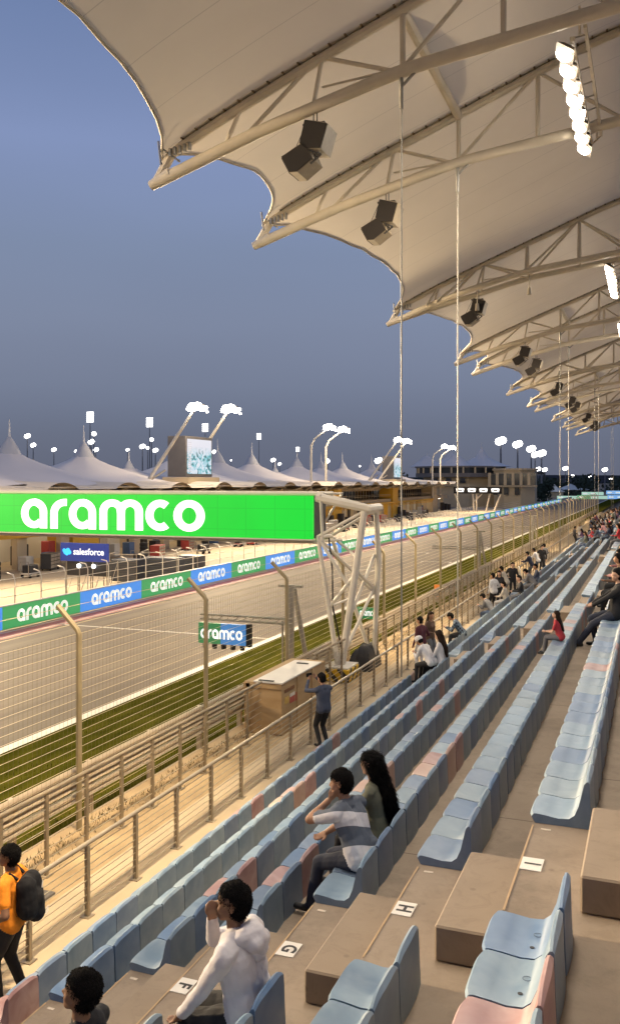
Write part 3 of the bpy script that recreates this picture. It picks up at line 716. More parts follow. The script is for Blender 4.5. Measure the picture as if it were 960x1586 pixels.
B2 = Vector((-8.1, SY+1.9, 1.05)); T1b = Vector((-9.3, SY+1.5, 4.9)); T2b = Vector((-7.86, SY+1.5, 5.75))
mb = MB()
mb.tube([B1+Vector((-.06, 0, 0)), T1], [.08, .06], 8); mb.tube([B1+Vector((.06, 0, 0)), T2], [.11, .10], 8)
mb.tube([B2, T1b], .06, 8); mb.tube([B2+Vector((.05, 0, 0)), T2b.lerp(B2, .3)+Vector((.12, 0, 0)), T2b], [.07, .085, .085], 8)
mb.tube([T1, T2], .05, 7); mb.tube([T1b, T2b], .05, 7); mb.tube([T1, T1b], .06, 7); mb.tube([T2, T2b], .12, 8)
mb.tube([T1, T2.lerp(B1, .52)], .05, 7); mb.tube([B1.lerp(T1, .45), B1.lerp(T2, .58)], .05, 7); mb.tube([B1.lerp(T2, .62), T2b.lerp(B2, .52)], .05, 7); mb.tube([B1.lerp(T1, .45), B2.lerp(T1b, .5)], .04, 7)
mb.tube([T2b.lerp(B2, .3), B1.lerp(T2, .25)], .05, 7); mb.tube([T1b, B1.lerp(T2, .7)], .045, 7); mb.tube([T2b.lerp(B2, .52), B1.lerp(T2, .02)], .05, 7); mb.tube([T1, B2.lerp(T2b, .45)], .045, 7)
mb.build('lattice', white_paint, tw, True).location = off
mb = MB(); mb.tube([(SX1+.1, SY+.1, 6.12), T2+Vector((.1, 0, .08)), T2b+Vector((.1, 0, .05))], [.15, .13, .13], 8); mb.tube([(SX1+.1, SY+1.1, 6.12), T2b], .08, 8); mb.tube([(SX1+.25, SY, 6.2), T1+Vector((.15, 0, -.1))], .045, 6)
mb.build('beam', white_paint, tw, True).location = off
mb = MB().tube([T1+Vector((.35, 0, -.02)), T1+Vector((.42, .1, -1)), (-8.75, SY+.1, 2.9), (-8.5, SY+.2, 1.6)], .022, 6); mb.build('cable', black_m, tw, True).location = off
hz = mat('hazard_yellow', (.62, .42, .03), .6, .1, 6)
def hazard():
    n = hz.node_tree.nodes; l = hz.node_tree.links; b = n['Principled BSDF']; t = n.new('ShaderNodeTexCoord'); s = n.new('ShaderNodeSeparateXYZ'); l.new(t.outputs['Object'], s.inputs[0])
    a = n.new('ShaderNodeMath'); a.operation = 'ADD'; l.new(s.outputs['X'], a.inputs[0]); l.new(s.outputs['Z'], a.inputs[1])
    a2 = n.new('ShaderNodeMath'); a2.operation = 'SUBTRACT'; l.new(a.outputs[0], a2.inputs[0]); l.new(s.outputs['Y'], a2.inputs[1])
    f = n.new('ShaderNodeMath'); f.operation = 'MULTIPLY'; f.inputs[1].default_value = 2.6; l.new(a2.outputs[0], f.inputs[0]); g_ = n.new('ShaderNodeMath'); g_.operation = 'FRACT'; l.new(f.outputs[0], g_.inputs[0])
    c = n.new('ShaderNodeMath'); c.operation = 'LESS_THAN'; c.inputs[1].default_value = .45; l.new(g_.outputs[0], c.inputs[0]); mx_ = n.new('ShaderNodeMix'); mx_.data_type = 'RGBA'
    mx_.inputs[6].default_value = (.6, .38, .02, 1); mx_.inputs[7].default_value = (.03, .025, .02, 1); l.new(c.outputs[0], mx_.inputs[0]); l.new(mx_.outputs[2], b.inputs['Base Color'])
hazard()
mb = MB().box(-8.88, -8.05, SY-.55, SY+.5, G0-.02, G0+.34, bev=.02); mb.build('hazard_base', hz, tw).location = off
mb = MB().box(-8.85, -8.08, SY-.5, SY+.45, G0+.342, G0+.38); mb.build('base_plate', white_paint, tw).location = off
# tarpaulin-covered equipment behind the tower
tp = MB(); NU = 26
for i in range(NU+1):
    for j in range(NU+1):
        a, b = i/NU*2-1, j/NU*2-1; rr = max(abs(a), abs(b)); z = .95*max(0, 1-rr**5)+.10*noise.noise((a*3, b*3, 1))*(1-rr**4)+.22*(a > -.2)*(1-rr**4)
        tp.v.append((-8.28+a*.36, SY+1.7+b*.65, G0-.02+max(0, z*.62)))
for i in range(NU):
    for j in range(NU): k = i*(NU+1)+j; tp.face((k, k+1, k+NU+2, k+NU+1))
tag(tp.build('tarpaulin_cover', mat('black_tarp', (.016, .015, .016), .5, bump=.5, bscale=9), smooth=True), 'black tarpaulin over equipment behind the white gantry tower foot', 'tarpaulin')

# wooden crate with its white board
plywood = mat('plywood', (.33, .21, .095), .8, bump=.15, bscale=30, col2=(.42, .29, .15), scale=1.4, stretch=(1, 1, 5), detail=9)
cr_ = empty('wooden_crate', (-8.2, 19.9, G0), label='big plywood crate with warning stickers and a white board on its top', cat='crate'); off = -cr_.location
x0, x1, y0, y1, zt = -8.72, -7.78, 18.45, 21.3, 2.02
MB().box(x0, x1, y0, y1, G0-.02, zt, bev=.012).build('body', plywood, cr_).location = off
mb = MB()
for y in (y0+.9, y0+1.85): mb.box(x1+.002, x1+.03, y, y+.09, G0, zt-.01)
mb.box(x0+.06, x0+.16, y0-.03, y0-.002, G0, zt-.02); mb.box(x0, x1, y0-.03, y0-.002, zt-.12, zt-.03); mb.build('batten', plywood, cr_).location = off
MB().box(x0+.25, x1+.02, y0-.02, y1-.35, zt+.002, zt+.035).build('white_board', mat('board_white', (.66, .62, .56), .5, .05, 4), cr_).location = off
mb = MB().box(x0+.35, x0+.72, y0+.02, y0+.10, zt+.037, zt+.05); mb.box(x0+.45, x0+.75, y1-.75, y1-.67, zt+.037, zt+.05); mb.build('handle', black_m, cr_).location = off
mb = MB()
for ya, yb, za, zb, m_ in ((18.6, 19.2, 1.78, 1.86, mat('st_brown', (.18, .08, .03), .7)), (18.62, 18.86, 1.52, 1.68, mat('st_yellow', (.50, .33, .08), .6)), (18.92, 19.22, 1.48, 1.62, mat('st_red', (.38, .07, .05), .6)), (18.92, 19.22, 1.625, 1.70, mat('st_white', (.6, .56, .5), .6)), (19.28, 19.5, 1.46, 1.66, mat('st_red', (.38, .07, .05), .6))):
    MB().box(x1+.002, x1+.006, ya, yb, za, zb).build('sticker', m_, cr_).location = off

# trackside masts with a hanging panel
def trackside_mast(Y, X, lab, group, flip=1):
    e = empty('sign_mast', (X, Y, .7), label=lab, cat='sign mast', group=group)
    mb = MB().tube([(0, 0, 0), (0, 0, 3.0)], .10, 10); mb.tube([(.0, .25, 2.9), (.42, .55, 0)], .07, 8); mb.tube([(-.28, .1, 0), (-.28, .1, 2.0)], .03, 6); mb.box(-.35, .35, -.05, .05, 2.95, 3.02)
    mb.build('pole', galv, e, True)
    mb = MB()
    for z in (1.95, 2.08): mb.tube([(-2.75, -.1, z), (.1, -.1, z)], .03, 6)
    x = -2.7
    while x < 0: mb.tube([(x, -.1, 1.95), (x+.2, -.1, 2.08)], .015, 4); x += .25
    mb.build('arm', galv, e, True)
    return e
mm = trackside_mast(22.8, -9.35, 'slanted grey mast whose arm carries a green and blue panel, nearest one', 'sign masts along the barrier')
p = MB().box(-2.75, -2.05, -.22, -.12, 1.28, 1.86, 0); p.box(-2.05, -1.25, -.22, -.12, 1.28, 1.86, 1); p.build('panel', [mat('led_dark_green', (.02, .12, .04), .5, emit=(.02, .13, .045), es=1), mat('led_dark_blue', (.03, .12, .3), .5, emit=(.03, .14, .36), es=1)], mm)
word_mesh('lettering', (-2.68, -.232, 1.42), (1, 0, 0), (0, 0, 1), (0, 1, 0), .27, .01, 1.32).build('lettering', mat('led_white_dim', (.7, .7, .7), .5, emit=(.8, .85, .85), es=.9), mm)
mb = MB().box(-1.25, -1.12, -.24, -.1, 1.25, 1.88)
for i in range(5): mb.lathe([(0, 0), (.07, 0), (.08, .12), (0, .12)], (-2.55+i*.29, -.17, 1.14), 8)
mb.build('lamp_strip', black_m, mm)
m2 = trackside_mast(51.5, -9.35, 'slim grey mast with an arm over the fence, farther one near the leaning group', 'sign masts along the barrier')
for i, (v, Y) in enumerate(((0, 76.0),)):
    trackside_mast(Y, -9.35, 'slim grey mast with an arm over the fence, third and farthest', 'sign masts along the barrier')
# small board on the grass
e = empty('grass_sign', (-10.5, 33.6, .5), label='small green board on the grass bank behind the fence', cat='sign')
MB().box(-.42, .42, 0, .05, .65, 1.1).build('board', mat('led_deep_green', (.01, .15, .05), .5, emit=(.01, .10, .035), es=1), e)
word_mesh('lettering', (-.33, -.012, .77), (1, 0, 0), (0, 0, 1), (0, 1, 0), .2, .01, .66).build('lettering', mat('led_white_dim', (.7,)*3), e)
mb = MB(); [mb.tube([(x, .03, -.3), (x, .03, .65)], .02, 6) for x in (-.3, .3)]; mb.build('legs', galv, e)
e = empty('marshal_board', (-9.65, 42.2, .55), label='small bright orange marshal board standing at the far fence', cat='board')
MB().box(-.17, .17, -.04, .04, .45, 1.05, bev=.01).build('board', mat('marshal_orange', (.75, .22, .03), .5, emit=(.5, .14, .02), es=.6), e); MB().tube([(0, 0, -.2), (0, 0, .45)], .03, 6).build('post', galv, e)
# access hatch on the strip
tag(MB().box(-7.98, -7.72, 9.9, 10.25, G0-.03, G0+.02, bev=.008).build('drain_cover', mat('cover_grey', (.10, .09, .08), .6, .2, 5)), 'dark square drain cover on the sandy strip by the second railing', 'drain cover')

# ------------------------------------------------------------------ LED boards along the pit wall
mbg = mat('board_green', (.05, .25, .09), .45, emit=(.045, .26, .085), es=1.0); mbb = mat('board_blue', (.06, .2, .55), .45, emit=(.055, .22, .62), es=1.0)
mbw = mat('board_letter', (.75, .75, .7), .5, emit=(.75, .80, .72), es=.8); m_trim = mat('board_trim', (.5, .5, .46), .5, .1, 5)
BY0, BL = 26.05, 5.72
# which of them are close enough to show their lettering
for k in range(0, 46):
    y = BY0+BL*k; gcol = k % 2 == 1
    e = empty('advertising_board', (-26.75, y, 0), label='%s advertising board, %s along the far side of the track' % ('green' if gcol else 'blue', ordw(k+1)), cat='advertising board', group='advertising boards along the pit wall')
    MB().box(-.14, 0, .01, BL-.01, .02, 1.02).build('panel', mbg if gcol else mbb, e)
    MB().box(-.16, .02, .01, BL-.01, 1.022, 1.06).build('trim', m_trim, e)
    word_mesh('lettering', (.012, .95, .22), (0, 1, 0), (0, 0, 1), (-1, 0, 0), .58, .01, 3.75).build('lettering', mbw, e)
pw = MB().box(-27.35, -26.93, -60, 330, 0, .98); tag(pw.build('pit_wall', mat('pit_wall_paint', (.45, .40, .33), .7, .1, 1)), 'long pale concrete pit wall behind the advertising boards', 'wall')
# handrail of bent hoops along the pit wall
hr = empty('pit_fence', (-27.8, 28, 0), label='pale hooped handrail and mesh fence along the pit wall', cat='fence'); off = -hr.location
mb = MB(); y = 24
while y < 150:
    mb.tube([(-27.5, y, .9), (-27.5, y, 2.0), (-27.7, y+.1, 2.25), (-28.1, y+.2, 2.3)], .03, 5); y += 1.9
for z in (1.3, 1.7, 2.1): mb.tube([(-27.5, 20, z), (-27.5, 200, z)], .018, 4)
mb.build('frame', white_paint, hr, True).location = off
m_sf = mat('led_navy', (.02, .04, .2), .5, emit=(.018, .03, .17), es=1)
ps = empty('pit_screen', (-30.4, 43, 0), label='dark blue screen on a steel stand beside the pit lane', cat='screen')
MB().box(-1.65, 1.55, 0, .15, 1.98, 3.02).build('panel', m_sf, ps)
text_mesh('lettering', 'salesforce', .52, mat('led_white', (1, 1, 1)), ps, (.28, -.012, 2.52), (R(90), 0, 0), .004, bold=.008)
cl = MB()
for (cx, cz, r_) in ((-1.28, 2.5, .16), (-1.12, 2.58, .15), (-1.38, 2.58, .12), (-1.02, 2.48, .13), (-1.2, 2.42, .13)): cl.prism([(cx+r_*math.cos(t*math.pi/8), cz+r_*math.sin(t*math.pi/8)) for t in range(16)], lambda a, b, c, r_=r_: (a, -.012-.003*r_*10-c, b), .004)
cl.build('emblem', mat('led_sky', (.05, .5, .9), .5, emit=(.05, .50, .85), es=1), ps)
mb = MB().box(-1.35, 1.5, .1, .5, 1.15, 1.96); mb.build('cabinet', dark_m, ps)
mb = MB()
for x in (-1.3, -.4, .5, 1.45): mb.tube([(x, .1, 0), (x, .1, 1.95)], .035, 6); mb.tube([(x, 1.2, 0), (x, 1.2, 1.95)], .035, 6); mb.tube([(x, .1, 0), (x, 1.2, 1.9)], .02, 5)
mb.build('stand', galv, ps)
lt = MB()
for x in (-.35, .65): lt.lathe([(0, -.13), (.1, -.09), (.13, 0), (.1, .09), (0, .13)], (x, -.05, 1.72), 10)
lt.build('lamp', mat('lamp_cool', (1, 1, 1), .5, emit=(.9, 1, 1), es=3), ps)
# pit wall stands and black crates
for i, (u, v, w) in enumerate(((228, 888, 2.6), (186, 875, 1.9), (262, 885, 1.6))):
    q = at(u, Y=47+i*2.2); X = [-30.2, -31.6, -29.3][i]
    e = empty('pit_cabinet', (X, [51.5, 49.5, 53.6][i], 0), label='black ribbed equipment cabinet by the pit wall, %s' % ['largest', 'beside the blue screen', 'rightmost of the row'][i], cat='cabinet')
    mb = MB().box(-w/2, w/2, -.6, .6, .15, 1.55, bev=.03); mb.build('body', mat('cabinet_black', (.03, .035, .05), .5, .2, 3), e)
    mb = MB(); [mb.box(-w/2+.05, w/2-.05, -.63, -.602, .3+j*.15, .36+j*.15) for j in range(8)]; mb.build('ribs', dark_m, e)
    mb = MB(); [mb.tube([(sx*(w/2+.05), -.65, 0), (sx*(w/2+.05), -.65, 1.9), (sx*(w/2+.05), .3, 2.0)], .022, 6) for sx in (-1, 1)]; mb.tube([(-w/2-.05, -.65, 1.9), (w/2+.05, -.65, 1.9)], .022, 6); mb.build('hoop', galv, e)

rk = random.Random(9)
KINDS = [('tool_cabinet', 'tool cabinet'), ('tyre_stack', 'tyre stack'), ('pit_trolley', 'trolley')]
for i in range(34):
    kind, cat_ = KINDS[i % 3]; y = 44+i*3.4+rk.uniform(-1, 1); x = rk.uniform(-42.5, -37.5); colr = rk.choice(['red', 'black', 'white'])
    e = empty(kind, (x, y, .01), rk.uniform(-.3, .3), '%s %s on the pit lane apron, %s of that kind from the left' % (colr, cat_, ordw(i//3+1)), cat_, 'equipment on the pit lane apron')
    cm_ = mat('equip_'+colr, {'red': (.36, .04, .03), 'black': (.03, .03, .035), 'white': (.6, .57, .52)}[colr], .5, .1, 2)
    if kind == 'tyre_stack':
        for q in range(4): MB().lathe([(.16, .02+.3*q), (.33, .02+.3*q), (.36, .09+.3*q), (.36, .23+.3*q), (.33, .30+.3*q), (.16, .30+.3*q)], n=14).build('tyre', mat('tyre_rubber', (.02, .02, .02), .8), e, True)
        MB().lathe([(0, 1.2), (.16, 1.2), (.16, 1.23), (0, 1.23)], n=12).build('rim', cm_, e)
    elif kind == 'tool_cabinet':
        MB().box(-.4, .4, -.9, .9, .12, 1.25, bev=.03).build('body', cm_, e); mb = MB(); [mb.box(.401, .42, -.85+j*.6, -.32+j*.6, .2+k*.26, .4+k*.26) for j in range(3) for k in range(4)]; mb.build('drawers', galv, e)
        [MB().lathe([(0, 0), (.07, 0), (.07, .12), (0, .12)], (sx*.3, sy*.75, 0), 8).build('wheel', black_m, e) for sx in (-1, 1) for sy in (-1, 1)]
    else:
        MB().box(-.35, .35, -.7, .7, .25, .32).build('deck', cm_, e); MB().tube([(-.3, -.7, .3), (-.3, -.72, 1.1), (.3, -.72, 1.1), (.3, -.7, .3)], .03, 6).build('handle', galv, e)
        MB().box(-.3, .3, -.5, .5, .325, .85, bev=.02).build('load', mat('equip_black', (.03, .03, .035)), e)
        [MB().lathe([(0, 0), (.1, 0), (.1, .2), (0, .2)], (sx*.3, sy*.5, 0), 8).build('wheel', black_m, e) for sx in (-1, 1) for sy in (-1, 1)]

# ------------------------------------------------------------------ PIT BUILDING
m_wall = mat('pit_wall_cream', (.50, .40, .26), .8, .08, .6); m_yel = mat('pillar_yellow', (.66, .37, .03), .6, .08, .8); m_glass = mat('dark_glazing', (.03, .035, .04), .15, .2, .4)
m_gar = mat('garage_dark', (.05, .04, .035), .8, .3, 1); m_lit = mat('garage_lit', (.6, .55, .45), .6, emit=(1, .84, .62), es=5); m_scr = mat('pit_blue', (.06, .12, .25), .5, .1, 2)
pb = empty('pit_building', (-44, 20, 0), label='long low pit building with garages, yellow pillars and a row of tents for a roof', cat='building'); off = -pb.location
X = -44.0
mb = MB().box(X-16, X-5, 8, 203, 0, 6.0); mb.box(X-5, X, 8, 203, 2.75, 3.4); mb.box(X-5, X-2.0, 8, 203, 4.9, 5.5); mb.box(X-5.0, X, 8, 203, -.01, .02); mb.build('wall', m_wall, pb).location = off
MB().box(X-3.6, X-3.3, 8, 203, 3.41, 4.89).build('glazing', m_glass, pb).location = off
mb = MB(); y = 8
while y < 203: mb.box(X-3.3, X-3.22, y, y+.08, 3.41, 4.89); y += 1.6
for z in (3.95, 4.2): mb.tube([(X-.1, 8, z), (X-.1, 203, z)], .03, 5)
mb.build('mullions', m_wall, pb).location = off
gy = 12.0; ry = random.Random(3)
while gy < 198:
    mb = MB().box(X-.5, X-.0, gy-.55, gy+.55, 0, 2.745); mb.build('pillar', m_wall, pb).location = off
    mb = MB().box(X-4.95, X-4.85, gy+.7, gy+4.6, .03, 2.7, 4 if ry.random() < .6 else 0); mb.box(X-3.5, X-3.2, gy+.8, gy+4.5, 2.55, 2.66, 1); mb.box(X-1.6, X-1.3, gy+.8, gy+4.5, 2.55, 2.66, 1)
    for q in range(4 if gy < 75 else 2):
        yy = gy+.8+q*(1.0 if gy < 75 else 1.9); hh = ry.uniform(.7, 1.9); xx = ry.uniform(-3.0, 1.0); MB().box(X+xx, X+xx+.75, yy, yy+.85, .03, hh, bev=.03).build('equipment_rack', [m_gar, m_scr, mat('gar_red', (.4, .05, .04), .5), mat('gar_white', (.6, .57, .5), .5), m_gar][ry.randrange(5)], pb).location = off
    mb.build('garage', [m_gar, m_lit, m_scr, mat('gar_red', (.4, .05, .04), .5), mat('gar_white', (.6, .57, .5), .5)], pb).location = off
    gy += 5.3
for y in (30.3, 62, 93.5, 125, 156.7, 188):
    MB().box(X-2.2, X+.35, y-1.8, y+1.8, 0, 5.35, bev=.03).build('yellow_pillar', m_yel if y < 180 else m_wall, pb).location = off
mb = MB(); mb.box(X+.02, X+.6, 60, 186, 2.62, 2.9); y = 61
while y < 186: mb.beam((X+.6, y, 2.7), (X+.2, y, 2.1), .1, .1); y += 1.1
mb.box(X+.02, X+.3, 36, 60, 2.35, 3.1); mb.box(X+.02, X+.3, 16, 30, 2.35, 3.1); mb.build('awning', m_yel, pb).location = off
m_tent = mat('tent_fabric', (.62, .57, .54), .75, bump=.05, bscale=.5, col2=(.72, .66, .62), scale=.15)
m_tent2 = mat('eave_fabric', (.62, .54, .44), .75, .05, .3)
# front eave: a strip of small arched shells
mb = MB(); NA = 780
for i in range(NA+1):
    y = 8+195*i/NA; ph = (y % 9.0)/9.0; bu = .85*max(0, math.sin(math.pi*min(1, ph/.42)))**.7 if ph < .42 else 0
    for j, (dx, zz) in enumerate(((-9, 7.1), (-5, 6.75), (-1, 6.35), (2.2, 6.12), (2.6, 5.95))):
        mb.v.append((X+dx, y, zz+bu*(j/4)**1.2*.62+(.0)))
for i in range(NA):
    for j in range(4): k = i*5+j; mb.face((k, k+1, k+6, k+5))
mb.build('eave', m_tent2, pb, True).location = off
mb = MB(); y = 8
while y < 203:
    mb.tube([(X+.2, y, 5.3), (X+2.2, y+1.3, 6.1)], .09, 6); mb.tube([(X+.2, y+4.6, 5.3), (X+2.2, y+3.2, 6.1)], .09, 6); mb.tube([(X+.2, y, 5.3), (X-3, y, 6.3)], .09, 6); y += 9
mb.tube([(X+2.2, 8, 6.1), (X+2.2, 203, 6.1)], .07, 6)
mb.build('roof_strut', cream_steel, pb, True).location = off
m_cap = mat('tent_cap', (.46, .46, .48), .6, .05, 2); m_spire = mat('spire_white', (.6, .6, .62), .5)
for i, (u, sc_) in enumerate(((-120, 1), (15, 1), (130, 1), (200, .62), (272, 1), (337, 1.), (390, .98), (426, .6), (460, .95), (497, .9), (530, .95), (575, .97), (602, .8))):
    c = at(u, X=-53); t = MB(); rr = random.Random(i)
    prof = [(10.2, 6.25), (8.6, 6.5), (7.0, 6.85), (5.4, 7.28), (3.9, 7.75), (2.6, 8.22), (1.6, 8.65), (.95, 9.05)]
    prof = [(r_*(.6+.4*sc_), 6.1+(z-6.1)*sc_) for r_, z in prof]
    t.lathe(prof, (c.x, c.y, 0), 28, sx=.95, sy=1.0)
    for j, vv in enumerate(t.v):
        a = math.atan2(vv[1]-c.y, vv[0]-c.x); rad = math.hypot(vv[0]-c.x, vv[1]-c.y); t.v[j] = (vv[0], vv[1], vv[2]+.12*math.cos(8*a)*min(1, rad/6))
    t.build('tent_roof', m_tent, pb, True).location = off
    z0 = 6.1+2.85*sc_
    MB().lathe([(1.08*sc_, z0), (.9*sc_, z0+.35*sc_), (.55*sc_, z0+.95*sc_), (.28*sc_, z0+1.4*sc_), (.14*sc_, z0+1.55*sc_), (.0, z0+1.55*sc_)], (c.x, c.y, 0), 14).build('tent_cap', m_cap, pb, True).location = off
    MB().tube([(c.x, c.y, z0+1.45*sc_), (c.x, c.y, z0+3.2*sc_)], [.12, .02], 6).build('spire', m_spire, pb).location = off

# big screens on the pit roof
m_dk = mat('screen_case', (.10, .095, .10), .6, .1, 2)
def tv(loc, lab):
    e = empty('video_screen', loc, label=lab, cat='video screen', group='video screens on the pit roof')
    MB().box(-2.2, -.03, 0, 5.9, 0, 4.25, bev=.04).build('case', m_dk, e)
    n0 = MATS.get('screen_picture')
    if not n0:
        m = mat('screen_picture', (.5, .6, .7), .4); n = m.node_tree.nodes; l = m.node_tree.links; b = n['Principled BSDF']
        t = n.new('ShaderNodeTexCoord'); z = n.new('ShaderNodeTexNoise'); z.inputs['Scale'].default_value = 1.15; z.inputs['Detail'].default_value = 4; z.inputs['Distortion'].default_value = 1.8; l.new(t.outputs['Object'], z.inputs['Vector'])
        r = n.new('ShaderNodeValToRGB'); l.new(z.outputs[0], r.inputs[0]); el = r.color_ramp.elements; el[0].position = .40; el[0].color = (.03, .10, .13, 1); el[1].position = .62; el[1].color = (.75, .78, .85, 1)
        q = el.new(.45); q.color = (.10, .50, .55, 1); q = el.new(.52); q.color = (.5, .68, .8, 1)
        s = n.new('ShaderNodeSeparateXYZ'); l.new(t.outputs['Object'], s.inputs[0]); mr = n.new('ShaderNodeMapRange'); mr.inputs['From Min'].default_value = 2.2; mr.inputs['From Max'].default_value = 3.2; l.new(s.outputs['Z'], mr.inputs[0])
        mx_ = n.new('ShaderNodeMix'); mx_.data_type = 'RGBA'; mx_.inputs[7].default_value = (.72, .73, .82, 1); l.new(mr.outputs[0], mx_.inputs[0]); l.new(r.outputs[0], mx_.inputs[6])
        l.new(mx_.outputs[2], b.inputs['Emission Color']); b.inputs['Emission Strength'].default_value = 1.0; b.inputs['Base Color'].default_value = (.02, .02, .02, 1)
    MB().box(-.026, 0, .25, 5.65, .3, 3.95).build('picture', MATS['screen_picture'], e)
    mb = MB(); [mb.box(0.002, .012, .4, 1.15, .5+j*.2, .6+j*.2) for j in range(16)]; mb.build('timing_list', mat('timing_grey', (.2, .2, .22), .5, emit=(.42, .43, .5), es=1), e)
    mb = MB().box(-2.5, .6, -.5, 6.4, -.9, -.05); mb.build('base', m_wall, e)
    return e
tv((-45, 81.3, 7.05), 'large video screen in a dark case on the pit roof under the two brightest lamps')
tv((-45, 160.3, 7.0), 'smaller looking far video screen on the pit roof beside the leaning light masts')

# ------------------------------------------------------------------ floodlight masts
m_glow = mat('flood_glow', (1, 1, 1), .5, emit=(1.0, .93, .82), es=26); m_glow2 = mat('far_glow', (1, 1, 1), .5, emit=(1, .97, .92), es=7)
def flood_head(e, c, n=4, r_=.50, spread=2.0):
    h = MB(); g_ = MB()
    h.beam((c[0]-.3, c[1]-.9, c[2]), (c[0]+.5, c[1]+1.1, c[2]), .15, .15); h.beam((c[0]-.3, c[1]-.6, c[2]+.5), (c[0]+.5, c[1]+.9, c[2]+.5), .1, .1)
    h.build('lamp_frame', mat('lamp_housing', (.1,)*3), e)
    for (dx, dy, dz, r_) in ((0, -.6, .15, .50), (.1, .2, .3, .48), (.3, .85, .12, .34), (.45, 1.35, .25, .20), (.5, 1.5, -.15, .13), (-.1, -1.15, -.05, .24)):
        g_ = MB().lathe([(0, -r_*.8), (r_*.5, -r_*.7), (r_*.85, -r_*.4), (r_, 0), (r_*.85, r_*.45), (r_*.5, r_*.75), (0, r_*.85)], (c[0]+dx, c[1]+dy, c[2]+dz), 14)
        g_.build('lamp', m_glow, e, True)
pairs = [(40, 45.5, 'lean'), (77, 82.3, 'lean'), (113.7, 119.6, 'bent'), (150.7, 156.6, 'lean'), (185.6, 193, 'bent')]
ordm = 0
for a, b, kind in pairs:
    for y in (a, b):
        if y < 60: continue
        ordm += 1
        e = empty('floodlight_mast', (-47 if kind == 'lean' else -43.6, y, 6.5), cat='floodlight mast', group='paired floodlight masts on the pit roof',
                  label='%s white mast with blazing floodlights on the pit roof, %s from left' % ('leaning' if kind == 'lean' else 'upright bent', ordw(ordm)))
        if y == 82.3: e.location = (-50.4, 90.0, 6.5); e.scale = (1.12, 1.12, 1.12)
        if kind == 'lean':
            MB().tube([(0, 0, 0), (5.2, 0, 7.0)], [.2, .14], 8).build('pole', white_paint, e, True); MB().tube([(-.2, 0, -.1), (1.6, .8, 1.2)], .1, 6).build('brace', galv, e)
            flood_head(e, (5.4, 0, 7.1))
        else:
            MB().tube([(0, 0, -3.5), (0, 0, 4.9), (.5, 0, 5.9), (2.4, 0, 7.2)], [.18, .16, .14, .12], 8).build('pole', white_paint, e, True)
            flood_head(e, (2.5, 0, 7.2))
def tall_light(X, Y, ztop, lab, kind='round', n=3, sc_=1.0, z0=0):
    e = empty('floodlight_pole', (X, Y, z0), label=lab, cat='floodlight pole', group='distant floodlight poles')
    MB().tube([(0, 0, 0), (0, 0, ztop-z0)], [.32*sc_, .16*sc_], 6).build('pole', mat('far_pole', (.16, .16, .18), .6, .1, 1), e)
    h = MB(); z = ztop-z0
    if kind == 'round':
        for i in range(n): h.lathe([(0, -.8*sc_), (.6*sc_, -.55*sc_), (.85*sc_, 0), (.6*sc_, .6*sc_), (0, .8*sc_)], ((i-(n-1)/2)*.75*sc_, 0, z+.25*sc_*(i % 2)), 12)
    else:
        for i in range(3):
            for j in range(4): h.box((i-1.5)*1.1*sc_+.1, (i-.5)*1.1*sc_-.1, -.2, .2, z+(j-1.5)*1.1*sc_+.1, z+(j-.5)*1.1*sc_-.1)
    h.build('lamps', m_glow2, e)
    return e
far = [  # u, v, distance Y, kind, lamps, scale
 (43,676,330,'round',2,1.25),(52,690,330,'round',2,1.1),(84,697,340,'round',2,1.0),(118,699,360,'round',1,.9),(140,648,300,'panel',0,.95),(146,672,320,'round',1,1.2),(142,685,330,'round',2,1.3),(149,697,340,'round',2,1.1),
 (232,656,320,'panel',0,.9),(235,681,340,'round',1,1.1),(221,692,350,'round',2,1.2),(229,694,380,'round',1,.9),(241,698,350,'round',2,1.1),(198,697,380,'round',2,.8),
 (318,664,330,'panel',0,.8),(332,700,350,'round',1,1.1),(401,677,350,'panel',0,.6),(423,713,380,'round',2,1.0),(433,719,380,'round',2,.7),(461,697,380,'panel',0,.5),(507,714,380,'round',1,1.3),(586,714,350,'round',2,1.4),
 (358,713,400,'round',1,.5),(557,722,380,'round',1,.5),
 (775,684,300,'round',2,1.6),(801,689,320,'round',2,1.5),(822,696,350,'round',2,1.5),(828,705,380,'round',2,1.4),(838,703,370,'round',2,1.6),
 (833,727,480,'round',2,1.2),(843,728,490,'round',2,1.2),(875,726,520,'round',2,1.3),(886,737,560,'round',1,1.1),(936,728,520,'round',2,1.3),(913,738,560,'round',1,1.0),(945,741,560,'round',1,1.2),(793,738,450,'round',1,.8),(817,737,450,'round',1,.8),
 (735,717,240,'round',2,1.05),(745,713,243,'round',3,1.15),(757,719,250,'round',2,1.0),(763,702,330,'round',1,.3)]
for i, (u, v, Y, k, n, s) in enumerate(far):
    if s < .4: continue
    q = at(u, v, Y=Y)
    side = 'far left' if u < 260 else 'left of centre' if u < 480 else 'centre' if u < 700 else 'right'
    tall_light(q.x, q.y, q.z, '%s distant pole floodlight in the %s sky, %s from the left' % ('gridded panel' if k == 'panel' else ('bright' if s > 1.15 else 'small'), side, ordw(i+1)), k, n, s)

